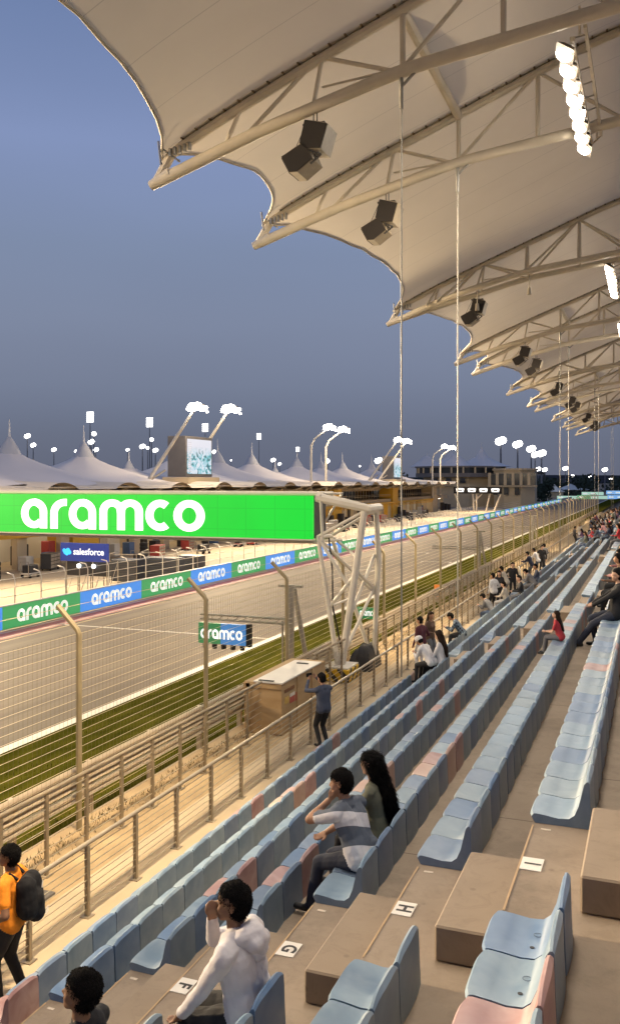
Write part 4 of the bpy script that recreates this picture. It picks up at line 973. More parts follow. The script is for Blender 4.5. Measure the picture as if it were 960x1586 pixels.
# ------------------------------------------------------------------ hospitality tower at the end of the pits
vt = empty('hospitality_tower', (-47, 232, 0), label='tiered beige hospitality building with pointed tent roofs at the far end of the pits', cat='building')
mb = MB(); 
def poly(cx, cy, r_, n=8, a0=22.5): return [(cx+r_*math.cos(R(a0+360/n*i)), cy+r_*math.sin(R(a0+360/n*i))) for i in range(n)]
P0 = lambda a, b, c: (a, b, c)
for r_, z0, z1, mi in ((10.5, 0, 5.2, 0), (11.3, 5.2, 5.8, 0), (9.8, 5.8, 7.6, 0), (11.8, 7.6, 8.6, 1), (11.2, 8.6, 10.0, 2), (12.0, 10.0, 10.4, 1)):
    mb.prism(poly(0, 0, r_), lambda a, b, c, z0=z0: (a, b, z0+c), z1-z0, mi)
mb.build('storeys', [m_wall, mat('tower_grey', (.16, .145, .14), .7, .1, 1), m_glass], vt)
mb = MB().prism([(a, b) for a, b in poly(15, -6, 5.4, 8)], lambda a, b, c: (a, b, c), 9.2); mb.prism(poly(15, -6, 5.8, 8), lambda a, b, c: (a, b, 9.2+c), .5)
mb.build('stair_tower', m_wall, vt)
mb = MB(); [mb.box(9.2+i*1.9, 9.9+i*1.9, -11.95, -11.72, 5.6, 8.6) for i in range(6)]; mb.box(9.0, 21, -11.9, -11.7, 5.2, 5.5); mb.build('balcony_posts', m_wall, vt)
MB().box(9.4, 20.6, -11.68, -11.63, 5.6, 8.4).build('dark_opening', m_glass, vt)
mb = MB()
for (cx, cy, r_, z1, tip) in ((-9, 0, 4.6, 13.2, 14.2), (-3, 2, 6.4, 14.2, 15.6), (5.5, 0, 7.6, 14.8, 16.6), (0, -6, 5, 13.0, 14)):
    mb.lathe([(r_, 10.3), (r_*.72, 11.0), (r_*.42, 12.0), (r_*.2, 13.0), (.35, z1), (.1, z1+.3), (.05, tip)], (cx, cy, 0), 20)
mb.build('tent_roof', m_tent, vt, True)
mb = MB()
for a in range(0, 360, 15): mb.box(-.2+11.28*math.cos(R(a)), .2+11.28*math.cos(R(a)), -.2+11.28*math.sin(R(a)), .2+11.28*math.sin(R(a)), 8.6, 10)
mb.build('mullions', m_wall, vt)
mb = MB(); [MB().box(x, x+1.1, -11.72, -11.6, 3.2, 5.0).build('window', m_glass, vt) for x in (10.4, 13, 15.6)]; [MB().box(x, x+1.4, -10.9, -10.75, 6.1, 7.3).build('window', m_glass, vt) for x in (-5, -1.5, 2)]
# black start gantry across the pit lane
sg = empty('pit_gantry', (-34.9, 190, 0), label='black gantry with four white glowing emblems spanning the pit lane exit', cat='gantry')
MB().box(-5.1, 5.1, 0, .6, 3.9, 5.3).build('beam', black_m, sg)
mb = MB()
for i in range(4):
    x = -3.7+i*2.5; mb.prism([(x-.9, 4.95), (x-.75, 4.25), (x+.75, 4.25), (x+.9, 4.95), (x+.55, 5.05), (x-.55, 5.05)], lambda a, b, c: (a, -.012-c, b), .01)
mb.build('emblem', m_white_led, sg)
mb = MB()
for i in range(4): x = -3.7+i*2.5; mb.prism([(x-.5, 4.75), (x-.35, 4.5), (x+.35, 4.5), (x+.5, 4.75)], lambda a, b, c: (a, -.03-c, b), .008)
mb.build('emblem_mark', black_m, sg)
mb = MB()
for x in (-4.9, -1, -.2, 2.6, 4.9): mb.tube([(x*.7, .3, 0), (x, .3, 3.9)], .2, 6)
mb.tube([(-1, .3, 2), (1, .3, 3.9)], .15, 6); mb.build('leg', cream_steel, sg)
# pavilions, far boards and structures
for i, (u, v, Y, w) in enumerate(((786, 760, 262, 9), (804, 760, 272, 9), (858, 756, 380, 9), (883, 744, 470, 20))):
    q = at(u, v, Y=Y); e = empty('marquee', (q.x, q.y, 0), label='white peaked marquee near the track bend, %s from the left' % ordw(i+1), cat='marquee', group='far marquees')
    MB().lathe([(w/2*.95, 2.2), (w/4, 3.1), (w/12, 4.4), (.1, 5.2)], (0, 0, 0), 12).build('roof', white_paint, e, True)
    MB().box(-w/2.6, w/2.6, -w/2.6, w/2.6, 0, 2.25).build('wall', m_wall if i > 1 else mat('marquee_wall', (.3, .35, .4), .7), e)
for i, (u0, u1, v0, v1, Y, c) in enumerate(((776, 818, 771, 779, 250, 'b'), (862, 893, 768, 773, 335, 'g'), (893, 914, 767, 774, 337, 'd'), (914, 940, 768, 776, 339, 'g'), (940, 978, 767, 778, 341, 'b'), (978, 1030, 767, 779, 343, 'b'), (938, 985, 760, 766, 365, 'b'), (900, 934, 762, 767, 362, 'g'))):
    a = at(u0, v0, Y=Y); b = at(u1, v1, Y=Y)
    cm = {'g': mat('far_green', (.3, .55, .4), .5, emit=(.34, .50, .40), es=1), 'b': mat('far_blue', (.2, .4, .7), .5, emit=(.18, .36, .62), es=1), 'd': mat('far_dark_green', (.1, .3, .15), .5, emit=(.10, .26, .13), es=1)}[c]
    e = empty('bend_board', (a.x, Y, 0), label='%s board standing across the far bend, %s of them from the left' % ({'g': 'pale green', 'b': 'blue', 'd': 'dark green'}[c], ordw(i+1)), cat='advertising board', group='advertising boards at the far bend')
    MB().box(0, b.x-a.x, 0, .3, max(b.z, .05), a.z).build('panel', cm, e)
    mb = MB(); n = max(1, int((b.x-a.x)/3)); [mb.box(.5+j*3, 2.1+j*3, -.02, -.005, (max(b.z, .05)+a.z)/2-.25, (max(b.z, .05)+a.z)/2+.25) for j in range(n)]; mb.build('lettering', mbw, e)
    mb = MB(); [mb.box(j*3., j*3.+.15, .3, .5, 0, a.z) for j in range(n+1)]; mb.build('support', galv, e)
q = at(760, Y=300); q2 = at(842, Y=300)
fb = empty('footbridge', (q.x, 300, 0), label='thin dark roofed footbridge behind the tall lights on the right', cat='footbridge')
MB().box(0, q2.x-q.x, 0, 4, 8.7, 9.6).build('deck', dark_m, fb); mb = MB(); [mb.box(x, x+.5, 1, 2, 0, 8.7) for x in (1, 6, 11, 17)]; mb.build('pier', dark_m, fb)
m_far = mat('far_building', (.09, .09, .105), .8, .15, .1)
for i, (u0, u1, vt_, Y, lab) in enumerate(((858, 915, 741, 600, 'low dark blocky building on the horizon at right'), (60, 235, 728, 480, 'long dark stand roof behind the pit tents at left'), (330, 350, 722, 470, 'dark box building behind the pit roof'), (440, 470, 725, 470, 'dark low building behind the middle tents'))):
    a = at(u0, vt_, Y=Y); b = at(u1, vt_, Y=Y)
    e = empty('far_building', (a.x, Y, 0), label=lab, cat='building'); W_ = b.x-a.x
    mb = MB().box(0, W_, 0, 14, 0, a.z*.92); mb.box(W_*.1, W_*.45, 2, 12, a.z*.92, a.z); mb.build('wall', m_far, e)
    mb = MB(); [MB().box(x, x+1.6, -.06, -.01, a.z*.5, a.z*.62).build('window', m_glass, e) for x in np.arange(2, min(W_-3, 60), 6)]
# dark far tree belt, leaf clumps
tb = MB(); rt = random.Random(5)
def clump(cx, cy, cz, r_, n, s):
    for _ in range(n):
        a, b = rt.uniform(0, 6.283), math.acos(rt.uniform(-1, 1)); rr = r_*rt.random()**.4
        x, y, z = cx+rr*math.sin(b)*math.cos(a), cy+rr*math.sin(b)*math.sin(a), max(.1, cz+rr*.8*math.cos(b))
        u_ = Vector((rt.uniform(-1, 1), rt.uniform(-1, 1), rt.uniform(-1, 1))).normalized()*s; w_ = u_.orthogonal().normalized()*s*.7; p = Vector((x, y, z))
        tb.quad(p-u_, p-w_, p+u_, p+w_)
for i in range(330):
    Y = rt.uniform(430, 560); u = rt.uniform(-260, 1180); q = at(u, Y=Y); clump(q.x, q.y, rt.uniform(2, 6.8), rt.uniform(3.5, 6), 60, 1.0)
m_tree = mat('far_foliage', (.028, .040, .022), .95, .4, .08)
for i in range(46):
    u = rt.uniform(762, 850); Y = rt.uniform(290, 330); q = at(u, Y=Y); clump(q.x, q.y, rt.uniform(1, 5.6), rt.uniform(1.5, 2.6), 90, .5)
for i in range(20):
    u = rt.uniform(842, 905); Y = rt.uniform(380, 420); q = at(u, Y=Y); clump(q.x, q.y, rt.uniform(.5, 1.6), rt.uniform(1.5, 2.3), 60, .5)
tag(tb.build('tree_belt', m_tree), 'dark belt of trees along the horizon beyond the circuit', 'trees', kind='stuff')
hl = MB(); k = 0
for i in range(121):
    x = -4200+60*i+500; h_ = 22+10*noise.noise((i*.11, 2, 0))+5*noise.noise((i*.5, 5, 0)); hl.v += [(x, 2600, -1), (x, 2600, h_), (x, 2900, h_*.9), (x, 2900, -1)]
for i in range(120): hl.face((4*i, 4*i+4, 4*i+5, 4*i+1)); hl.face((4*i+1, 4*i+5, 4*i+6, 4*i+2)); hl.face((4*i+2, 4*i+6, 4*i+7, 4*i+3))
struct('hills', hl, mat('hill_haze', (.06, .065, .085), .9, .1, .002))

# ================================================================== PEOPLE
def hashn(p): return noise.noise(p)
def capsule_mesh(prims, n=12):
    V = []; F = []
    for (p, r1, q, r2, *_) in prims:
        p = Vector(p); q = Vector(q); d = q-p; L = d.length; d = d.normalized() if L > 1e-6 else Vector((0, 0, 1))
        a = d.orthogonal().normalized(); b = d.cross(a); k = len(V); rings = []
        for t in (-80, -50, -20, 0): rings.append((p+d*(math.sin(R(t))*r1), math.cos(R(t))*r1))
        for t in (0, 20, 50, 80): rings.append((q+d*(math.sin(R(t))*r2), math.cos(R(t))*r2))
        for c, r_ in rings:
            for j in range(n): an = 2*math.pi*j/n; V.append(c+a*(math.cos(an)*r_)+b*(math.sin(an)*r_))
        m = len(rings)
        for i in range(m-1):
            for j in range(n): F.append((k+i*n+j, k+i*n+(j+1) % n, k+(i+1)*n+(j+1) % n, k+(i+1)*n+j))
        F.append(tuple(k+j for j in range(n-1, -1, -1))); F.append(tuple(k+(m-1)*n+j for j in range(n)))
    return V, F
def organic(name, prims, voxel, mats, tags, smooth=2, disp=0.0, dscale=9):
    """One continuous surface grown from tapered limbs; each face takes the cloth or skin of its nearest limb."""
    V, F = capsule_mesh(prims); me = bpy.data.meshes.new('tmp'); me.from_pydata([tuple(v) for v in V], [], F)
    ob = bpy.data.objects.new('tmp', me); COL.objects.link(ob)
    md = ob.modifiers.new('r', 'REMESH'); md.mode = 'VOXEL'; md.voxel_size = voxel; md.use_smooth_shade = True
    if smooth: sm = ob.modifiers.new('s', 'SMOOTH'); sm.iterations = smooth; sm.factor = .5
    dg = bpy.context.evaluated_depsgraph_get(); out_ = bpy.data.meshes.new_from_object(ob.evaluated_get(dg)); bpy.data.objects.remove(ob); out_.name = name
    n = len(out_.vertices); co = np.empty(n*3); out_.vertices.foreach_get('co', co); co = co.reshape(-1, 3)
    if disp:
        nr = np.empty(n*3); out_.vertices.foreach_get('normal', nr); nr = nr.reshape(-1, 3)
        dv = np.array([noise.noise((c[0]*dscale, c[1]*dscale, c[2]*dscale))+.5*noise.noise((c[0]*dscale*2.3, c[1]*dscale*2.3, c[2]*dscale*2.3)) for c in co]); co = co+nr*dv[:, None]*disp
        out_.vertices.foreach_set('co', co.ravel())
    out_.materials.clear()
    for m in mats: out_.materials.append(m)
    if len(tags) > 1:
        nf = len(out_.polygons); ce = np.empty(nf*3); out_.polygons.foreach_get('center', ce); ce = ce.reshape(-1, 3); best = np.full(nf, 1e9); idx = np.zeros(nf, int)
        for pr in prims:
            p = np.array(pr[0]); q = np.array(pr[2]); d = q-p; L2 = max(1e-9, d@d); t = np.clip(((ce-p)@d)/L2, 0, 1)
            dist = np.linalg.norm(ce-(p+t[:, None]*d), axis=1)-(pr[1]+(pr[3]-pr[1])*t); mk = dist < best; best[mk] = dist[mk]; idx[mk] = tags.index(pr[4])
        out_.polygons.foreach_set('material_index', idx)
    out_.polygons.foreach_set('use_smooth', [True]*len(out_.polygons)); out_.update()
    return out_
def ik(a, b, l1, l2, pole):
    a = Vector(a); b = Vector(b); d = b-a; L = min(d.length, (l1+l2)*.999); d = d.normalized(); b = a+d*L
    x = (l1*l1-l2*l2+L*L)/(2*L); h = math.sqrt(max(0, l1*l1-x*x)); pl = Vector(pole); pl = (pl-d*pl.dot(d)).normalized()
    return a+d*x+pl*h, b
def figure(pelvis, lean=0, side=0, hy=0, hp=0, lh=None, rh=None, lf=None, rf=None, lk=(0, 1, .3), rk=(0, 1, .3), le=(-.6, -.6, -.5), re=(.6, -.6, -.5), sleeve='long', w=1.0, fem=False, fing=False, long_hair=False, twist=0, curl=.5, skirt=False):
    """Returns primitives of a body facing +Y, hair primitives, and the head frame."""
    P = []; pel = Vector(pelvis); Rt = Matrix.Rotation(R(side), 3, 'Y') @ Matrix.Rotation(R(-lean), 3, 'X'); Tw = Rt @ Matrix.Rotation(R(twist), 3, 'Z')
    def T(x, y, z, M=Rt): return pel+M @ Vector((x, y, z))
    sw = (.155 if fem else .175)*w
    # torso
    for s in (-1, 1):
        P.append((T(s*.085, -.01, -.02), .115*w, T(s*.075, 0, .16), .098*w, 'top')); P.append((T(s*.075, 0, .16), .098*w, T(s*.085, -.005, .34, Tw), .108*w, 'top'))
        P.append((T(s*.085, -.01, .34, Tw), .105*w, T(s*.10, -.01, .44, Tw), .078*w, 'top')); P.append((T(0, -.01, .45, Tw), .07*w, T(s*sw, -.01, .435, Tw), .062*w, 'top'))
    P.append((T(0, .01, .0), .12*w, T(0, .01, .34, Tw), .105*w, 'top'))
    if fem:
        for s in (-1, 1): P.append((T(s*.07, .08, .32, Tw), .06, T(s*.07, .07, .33, Tw), .055, 'top'))
    P.append((T(0, -.01, .44, Tw), .064, T(0, .0, .50, Tw), .056, 'top')); neck0 = T(0, .0, .48, Tw)
    Hd = Tw @ Matrix.Rotation(R(hy), 3, 'Z') @ Matrix.Rotation(R(-hp), 3, 'X') @ Matrix.Rotation(R(min(lean, 25)*.6), 3, 'X')
    hc = T(0, .0, .50, Tw)+Hd @ Vector((0, .035, .155))
    def H(x, y, z): return hc+Hd @ Vector((x, y, z))
    P.append((neck0, .056, H(0, -.02, -.06), .052, 'skin'))
    for s in (-1, 1):
        P.append((H(s*.012, -.025, .03), .078, H(s*.012, .02, .04), .074, 'skin')); P.append((H(s*.022, .03, -.045), .048, H(s*.012, .055, -.075), .032, 'skin'))
        P.append((H(s*.074, -.002, .005), .012, H(s*.078, -.012, -.025), .010, 'skin')); P.append((H(s*.076, -.01, .02), .013, H(s*.080, -.02, .005), .011, 'skin'))
        P.append((H(s*.03, .083, .02), .014, H(s*.045, .075, .02), .013, 'skin')); P.append((H(s*.035, .06, -.03), .03, H(s*.03, .05, -.01), .035, 'skin'))
    P.append((H(0, .09, .015), .010, H(0, .108, -.022), .014, 'skin')); P.append((H(-.018, .086, -.052), .010, H(.018, .086, -.052), .010, 'skin')); P.append((H(0, .075, -.085), .018, H(0, .06, -.06), .03, 'skin'))
    # arms
    for s, hand, el in ((-1, lh, le), (1, rh, re)):
        sh = T(s*(sw+.02), -.01, .42, Tw); hd = hand if hand is not None else T(s*(sw+.08), .06, -.12)
        e_, wr = ik(sh, hd, .285*1.0, .25, el); ar = .052*w*(1.0 if not fem else .88)
        P.append((sh, ar+.008, e_, ar*.86, 'top')); tg = 'top' if sleeve == 'long' else 'skin'
        if sleeve == 'short': P.pop(); m_ = sh.lerp(e_, .62); P.append((sh, ar+.010, m_, ar+.006, 'top')); P.append((m_, ar*.86, e_, ar*.76, 'skin'))
        P.append((e_, ar*(.86 if sleeve == 'long' else .78), wr, ar*(.66 if sleeve == 'long' else .52), tg))
        d = (wr-e_).normalized(); P += hand_prims(wr, d, s, fing, curl, Vector((0, 0, -1)) if hand is None else (Vector(el)*-1))
    # legs
    for s, ft, kn in ((-1, lf, lk), (1, rf, rk)):
        hp_ = T(s*.092, 0, -.03); ft_ = Vector(ft) if ft is not None else Vector((pel.x+s*.10, pel.y, .08)); k_, an = ik(hp_, ft_, .44, .42, kn)
        P.append((hp_, .098*w, k_, .064*w, 'legs')); P.append((k_, .062*w, an, .047*w, 'legs'))
        fd = Vector((s*.12, 1, 0)).normalized()
        P.append((an+Vector((0, 0, -.02)), .045, an+fd*.04+Vector((0, 0, -.035)), .043, 'shoe')); P.append((an-fd*.045+Vector((0, 0, -.042)), .038, an+fd*.16+Vector((0, 0, -.048)), .032, 'shoe'))
        if skirt: P.append((hp_, .11, an.lerp(k_, .3), .10, 'legs'))
    # hair
    Hh = []
    for s in (-1, 1):
        Hh.append((H(s*.014, -.035, .045), .083, H(s*.016, .018, .062), .072, 'hair')); Hh.append((H(s*.02, -.05, .0), .070, H(s*.02, -.045, -.04), .055, 'hair'))
        Hh.append((H(s*.055, .0, .045), .034, H(s*.062, .022, .03), .020, 'hair'))
    Hh.append((H(0, .05, .088), .036, H(0, -.02, .105), .05, 'hair'))
    if long_hair:
        b = T(0, -.12, .34, Tw); c = T(0, -.13, .14, Tw)
        for s in (-1, 0, 1):
            Hh.append((H(s*.04, -.06, .0), .055, b+Vector((s*.045, 0, 0)), .050, 'hair')); Hh.append((b+Vector((s*.045, 0, 0)), .050, c+Vector((s*.03, 0, 0)), .026, 'hair'))
        for s in (-1, 1): Hh.append((H(s*.066, -.01, .03), .028, T(s*.10, -.05, .44, Tw), .022, 'hair'))
    return dict(P=P, hair=Hh, H=H, Hd=Hd, T=T, Tw=Tw)
def hand_prims(wr, d, s, fing, curl, palm):
    palm = Vector(palm); palm = (palm-d*palm.dot(d)); palm = palm.normalized() if palm.length > .05 else d.orthogonal().normalized()
    sd = d.cross(palm).normalized()*(-s); P = []
    a = wr+d*.035; b = wr+d*.085
    for q in (-.022, 0, .022): P.append((a+sd*q*.8, .017, b+sd*q, .014, 'skin'))
    for i, (q, L) in enumerate(((-.030, .060), (-.010, .073), (.010, .078), (.029, .070))):
        k0 = b+sd*q; d1 = (d+palm*curl*.7).normalized(); k1 = k0+d1*L*.55; d2 = (d*.6+palm*curl*1.6).normalized(); k2 = k1+d2*L*.5
        P.append((k0, .0098, k1, .0088, 'skin')); P.append((k1, .0088, k2, .0072, 'skin'))
    t0 = wr+d*.03+sd*.026; t1 = t0+(d*.55+sd*.75+palm*.3).normalized()*.04; t2 = t1+(d*.9+palm*.35).normalized()*.032
    P.append((t0, .014, t1, .011, 'skin')); P.append((t1, .011, t2, .0085, 'skin'))
    return P
def add_strands(me, n, length, down=.6, seed=1, width=.0016):
    """Loose hair strands standing off a hair surface, in the same mesh."""
    rr = random.Random(seed); bm = bmesh.new(); bm.from_mesh(me); bm.faces.ensure_lookup_table(); fs = bm.faces[:]; cz = sum((f.calc_center_median() for f in fs[::50]), Vector())/max(1, len(fs[::50]))
    for _ in range(n):
        f = fs[rr.randrange(len(fs))]; c = f.calc_center_median(); nr = f.normal; d = (nr*(1-down)+Vector((rr.gauss(0, .3), rr.gauss(0, .3), -down+rr.gauss(0, .25)))).normalized()
        if d.dot(nr) < .12: d = (d+nr*(.25-d.dot(nr))).normalized()
        L = length*rr.uniform(.5, 1.2); s = d.orthogonal().normalized()*width; m_ = c+d*L*.6+nr*.002; t = c+d*L+Vector((0, 0, -L*.25))
        v = [bm.verts.new(p) for p in (c-s, c+s, m_+s*.8, m_-s*.8, t)]
        bm.faces.new((v[0], v[1], v[2], v[3])); bm.faces.new((v[3], v[2], v[4]))
    bm.to_mesh(me); bm.free()
cloth = {}
def cm(name, c, r_=.85):
    return mat('cloth_'+name, c, r_, .12, 7, .35, 22)
SK = [mat('skin_tan', (.36, .19, .11), .55, .08, 12), mat('skin_brown', (.20, .10, .055), .55, .08, 12), mat('skin_light', (.50, .30, .21), .55, .08, 12)]
HAIR = mat('hair_black', (.006, .005, .005), .75, .4, 40, .6, 120, spec=.12); HAIRB = mat('hair_brown', (.022, .012, .008), .75, .4, 40, .6, 120, spec=.15)
TOPS = {'white': cm('white', (.62, .60, .60)), 'black': cm('black', (.014, .014, .017)), 'maroon': cm('maroon', (.09, .02, .03)), 'navy': cm('navy', (.025, .03, .06)), 'grey': cm('grey', (.16, .16, .17)),
        'red': cm('red', (.40, .03, .04)), 'tan': cm('tan', (.28, .20, .12)), 'purple': cm('purple', (.10, .05, .11)), 'olive': cm('olive', (.13, .13, .09)), 'pink': cm('pink', (.5, .26, .26)), 'orange': cm('orange', (.75, .24, .01)), 'slate': cm('slate', (.055, .065, .10)), 'brown': cm('brown', (.10, .055, .035)), 'cream': cm('cream', (.5, .44, .36))}
LEGS = {'black': cm('trouser_black', (.012, .012, .014)), 'navy': cm('trouser_navy', (.02, .025, .045)), 'grey': cm('trouser_grey', (.13, .13, .14)), 'blue': cm('jeans_blue', (.06, .09, .16)), 'khaki': cm('khaki', (.25, .20, .13)), 'white': TOPS['white']}
SHOE = {'black': mat('shoe_black', (.012, .012, .013), .5), 'white': mat('shoe_white', (.55, .53, .5), .5)}
TG = ['skin', 'top', 'legs', 'shoe']
def person(name, fg, voxel, loc, rz, top, legs, skin=0, shoe='black', hair=HAIR, label='', group=None, hairvox=None, extra=None, disp=.0, scale=1.0, hdisp=.006, eyes=False, cat='person', strands=0, longs=False):
    me = organic('person_body', fg['P'], voxel, [SK[skin], top, legs, SHOE[shoe]], TG, disp=disp)
    o = bpy.data.objects.new(name, me); COL.objects.link(o); o.location = loc; o.rotation_euler = (0, 0, R(rz)); o.scale = (scale,)*3
    hm_ = organic('hair', fg['hair'], hairvox or voxel*.9, [hair], ['hair'], 1, hdisp, 38); h = bpy.data.objects.new('hair', hm_); COL.objects.link(h); h.parent = o
    if strands: add_strands(hm_, strands, .015 if not longs else .05, .35 if not longs else .85)
    if eyes:
        H = fg['H']; mb = MB(); 
        for s in (-1, 1): p = H(s*.033, .082, .006); mb.lathe([(0, -.007), (.008, -.005), (.011, 0), (.008, .005), (0, .007)], tuple(p), 8)
        mb.build('eyes', mat('eye_dark', (.02, .015, .012), .3), o, True)
        mb = MB()
        for s in (-1, 1): mb.tube([H(s*.016, .093, .030), H(s*.034, .092, .034), H(s*.052, .080, .030)], .0045, 5)
        mb.tube([H(-.02, .097, -.052), H(0, .099, -.053), H(.02, .097, -.052)], .003, 5)
        mb.build('brows', HAIR, o, True)
    return tag(o, label, cat, group)

SZ = .175                                     # pelvis height above the tread the seat stands on
def sit(**k): return figure((0, -.24, SZ), **k)
# --- the man in the white hoodie, sitting sideways on the near seats of row G
SEAT = lambda n, y: (XE(n), y, ZT(n))
kw = dict(lean=14, hy=14, hp=-10, lh=(-.20, .30, -.02), lf=(-.12, .20, -.37), rf=(.12, .17, -.37), le=(-.2, -1, -.9), re=(.5, .3, -.8), w=1.17, fing=True, twist=6, curl=.7)
fg0 = figure((0, -.22, .18), **kw)
fg = figure((0, -.22, .18), rh=tuple(fg0['H'](.05, .13, -.14)), **kw)
fg['P'] += [(fg['T'](.0, -.10, .45, fg['Tw']), .085, fg['T'](.0, -.125, .36, fg['Tw']), .06, 'top')]
hood = [(fg['T'](-.09, -.075, .47, fg['Tw']), 0.061, fg['T'](.0, -.14, .455, fg['Tw']), 0.071, 'top'), (fg['T'](.09, -.075, .47, fg['Tw']), 0.061, fg['T'](.0, -.14, .455, fg['Tw']), 0.071, 'top'),
        (fg['T'](-.085, -.05, .49, fg['Tw']), 0.041, fg['T'](-.055, .055, .475, fg['Tw']), 0.035, 'top'), (fg['T'](.085, -.05, .49, fg['Tw']), 0.041, fg['T'](.055, .055, .475, fg['Tw']), 0.035, 'top'),
        (fg['T'](-.06, -.10, .50, fg['Tw']), 0.041, fg['T'](.06, -.10, .50, fg['Tw']), 0.041, 'top'), (fg['T'](-.05, -.15, .42, fg['Tw']), 0.059, fg['T'](.05, -.15, .42, fg['Tw']), 0.059, 'top'), (fg['T'](0, -.16, .38, fg['Tw']), 0.053, fg['T'](0, -.15, .43, fg['Tw']), 0.071, 'top')]
hoodie = mat('hoodie_white', (.60, .56, .57), .9, .04, 4, .5, 13)
o = person('person', fg, .0085, (XE(4)+.05, 5.06, ZT(4)), 84, hoodie, LEGS['black'], 1, label='young man in a white hooded sweatshirt seated sideways, resting his chin on one hand', disp=.009, hairvox=.006, eyes=True, scale=.97, hdisp=.008, strands=6000)
hm_ = organic('hood', hood, .009, [hoodie], ['top'], 1, .005, 16); h = bpy.data.objects.new('hood', hm_); COL.objects.link(h); h.parent = o
# --- the person whose dark head shows at the bottom edge
fg = figure((0, -.26, .17), lean=4, hy=12, hp=-14, lf=(-.12, .2, -.37), rf=(.12, .2, -.37), lh=(-.05, .38, .18), rh=(.12, .40, .18), w=1.02, fing=True)
person('person', fg, .012, (XE(3)+.03, 4.50, ZT(3)), 92, TOPS['black'], LEGS['black'], 1, label='black-haired man in a black top whose head shows at the bottom edge of the stand', disp=.004, eyes=True, hairvox=.009, strands=6000)
# --- the couple on row G
stripe = mat('shirt_striped', (.6, .6, .62), .9)
kw = dict(lean=24, hy=22, hp=-6, rh=(.16, .30, .22), lf=(-.17, .26, -.37), rf=(.10, .10, -.37), le=(-.8, .3, -.9), re=(.7, .2, -.6), w=1.1, sleeve='short', fing=True, curl=.9)
fg0 = figure((0, -.22, .19), **kw)
fgm = figure((0, -.22, .19), lh=tuple(fg0['H'](-.07, .10, -.15)), **kw)
def stripes(m, Rt, pel):
    n = m.node_tree.nodes; l = m.node_tree.links; b = n['Principled BSDF']; t = n.new('ShaderNodeTexCoord'); d = n.new('ShaderNodeVectorMath'); d.operation = 'DOT_PRODUCT'
    ax = Rt @ Vector((.35, 0, .94)); d.inputs[1].default_value = ax; l.new(t.outputs['Object'], d.inputs[0]); mr = n.new('ShaderNodeMapRange')
    z0 = ax.dot(Vector(pel)); mr.inputs['From Min'].default_value = z0-.15; mr.inputs['From Max'].default_value = z0+.50; l.new(d.outputs['Value'], mr.inputs[0])
    r = n.new('ShaderNodeValToRGB'); r.color_ramp.interpolation = 'CONSTANT'; l.new(mr.outputs[0], r.inputs[0]); e = r.color_ramp.elements
    G = (.10, .115, .145, 1); Wt = (.62, .60, .62, 1); e[0].position = 0; e[0].color = Wt; e[1].position = .30; e[1].color = G
    for p, c in ((.56, Wt), (.76, G)): q = e.new(p); q.color = c
    l.new(r.outputs[0], b.inputs['Base Color']); z2 = n.new('ShaderNodeTexNoise'); z2.inputs['Scale'].default_value = 14; l.new(t.outputs['Object'], z2.inputs['Vector'])
    bp = n.new('ShaderNodeBump'); bp.inputs['Strength'].default_value = .5; bp.inputs['Distance'].default_value = .02; l.new(z2.outputs[0], bp.inputs['Height']); l.new(bp.outputs[0], b.inputs['Normal'])
stripes(stripe, Matrix.Rotation(R(-24), 3, 'X'), (0, -.22, .19))
fgm['P'] += [(fgm['T'](-.09, -.08, -.06), .07, fgm['T'](.09, -.08, -.06), .07, 'top'), (fgm['T'](.10, -.02, -.08), .075, fgm['T'](.10, -.05, .05), .09, 'top')]
om = person('person', fgm, .010, (XE(4), 7.55, ZT(4)), 74, stripe, LEGS['navy'], 0, label='man in a grey and white striped shirt seated in row G, hand at his face', disp=.006, hairvox=.009, eyes=True, scale=.93, strands=5000)
fgw = figure((0, -.22, .18), lean=10, hy=-5, hp=-4, lh=(-.14, .20, .30), rh=(.16, .30, .22), lf=(-.10, .26, -.37), rf=(.10, .24, -.37), w=.98, fem=True, long_hair=True, fing=True)
b = fgw['T'](.03, -.13, .30); c = fgw['T'](.06, -.15, .08)
fgw['hair'] += [(fgw['H'](0, -.08, -.02), .075, b, .072, 'hair'), (b, .072, c, .045, 'hair'), (fgw['H'](0.01, -.06, .06), .07, fgw['H'](0, -.09, -.02), .075, 'hair')]
ow = person('person', fgw, .010, (XE(4), 8.12, ZT(4)), 84, TOPS['olive'], LEGS['black'], 2, label='woman with very long black hair in a sage green top beside the striped-shirt man', disp=.006, hairvox=.010, hdisp=.01, scale=.92, strands=9000, longs=True)
# --- man with the backpack walking at the left edge
fg = figure((0, 0, .93), lean=4, hy=8, hp=-10, lh=(-.24, .14, .98), rh=(.25, .05, .96), lf=(-.10, .12, .08), rf=(.11, -.08, .08), sleeve='short', w=1.12, fing=True)
bo = person('person', fg, .012, (-6.55, 7.95, G0), 108, TOPS['orange'], LEGS['black'], 1, shoe='white', label='man in an orange shirt and black trousers walking past the railing at the left edge', disp=.005, hdisp=.010, eyes=True, strands=4000)
T = fg['T']; bp_ = [(T(-.08, -.19, .36), .10, T(.08, -.19, .36), .10, 'b'), (T(-.09, -.20, .12), .12, T(.09, -.20, .12), .12, 'b'), (T(-.08, -.20, .36), .11, T(-.09, -.21, .12), .12, 'b'), (T(.08, -.20, .36), .11, T(.09, -.21, .12), .12, 'b'), (T(0, -.26, .04), .10, T(0, -.24, .2), .12, 'b')]
me = organic('bag', bp_, .014, [black_m], ['b'], 2, .006, 12)
be = bpy.data.objects.new('backpack', me); COL.objects.link(be); be.location = bo.location; be.rotation_euler = bo.rotation_euler; tag(be, 'black backpack worn by the man in the orange shirt', 'backpack')
mb = MB()
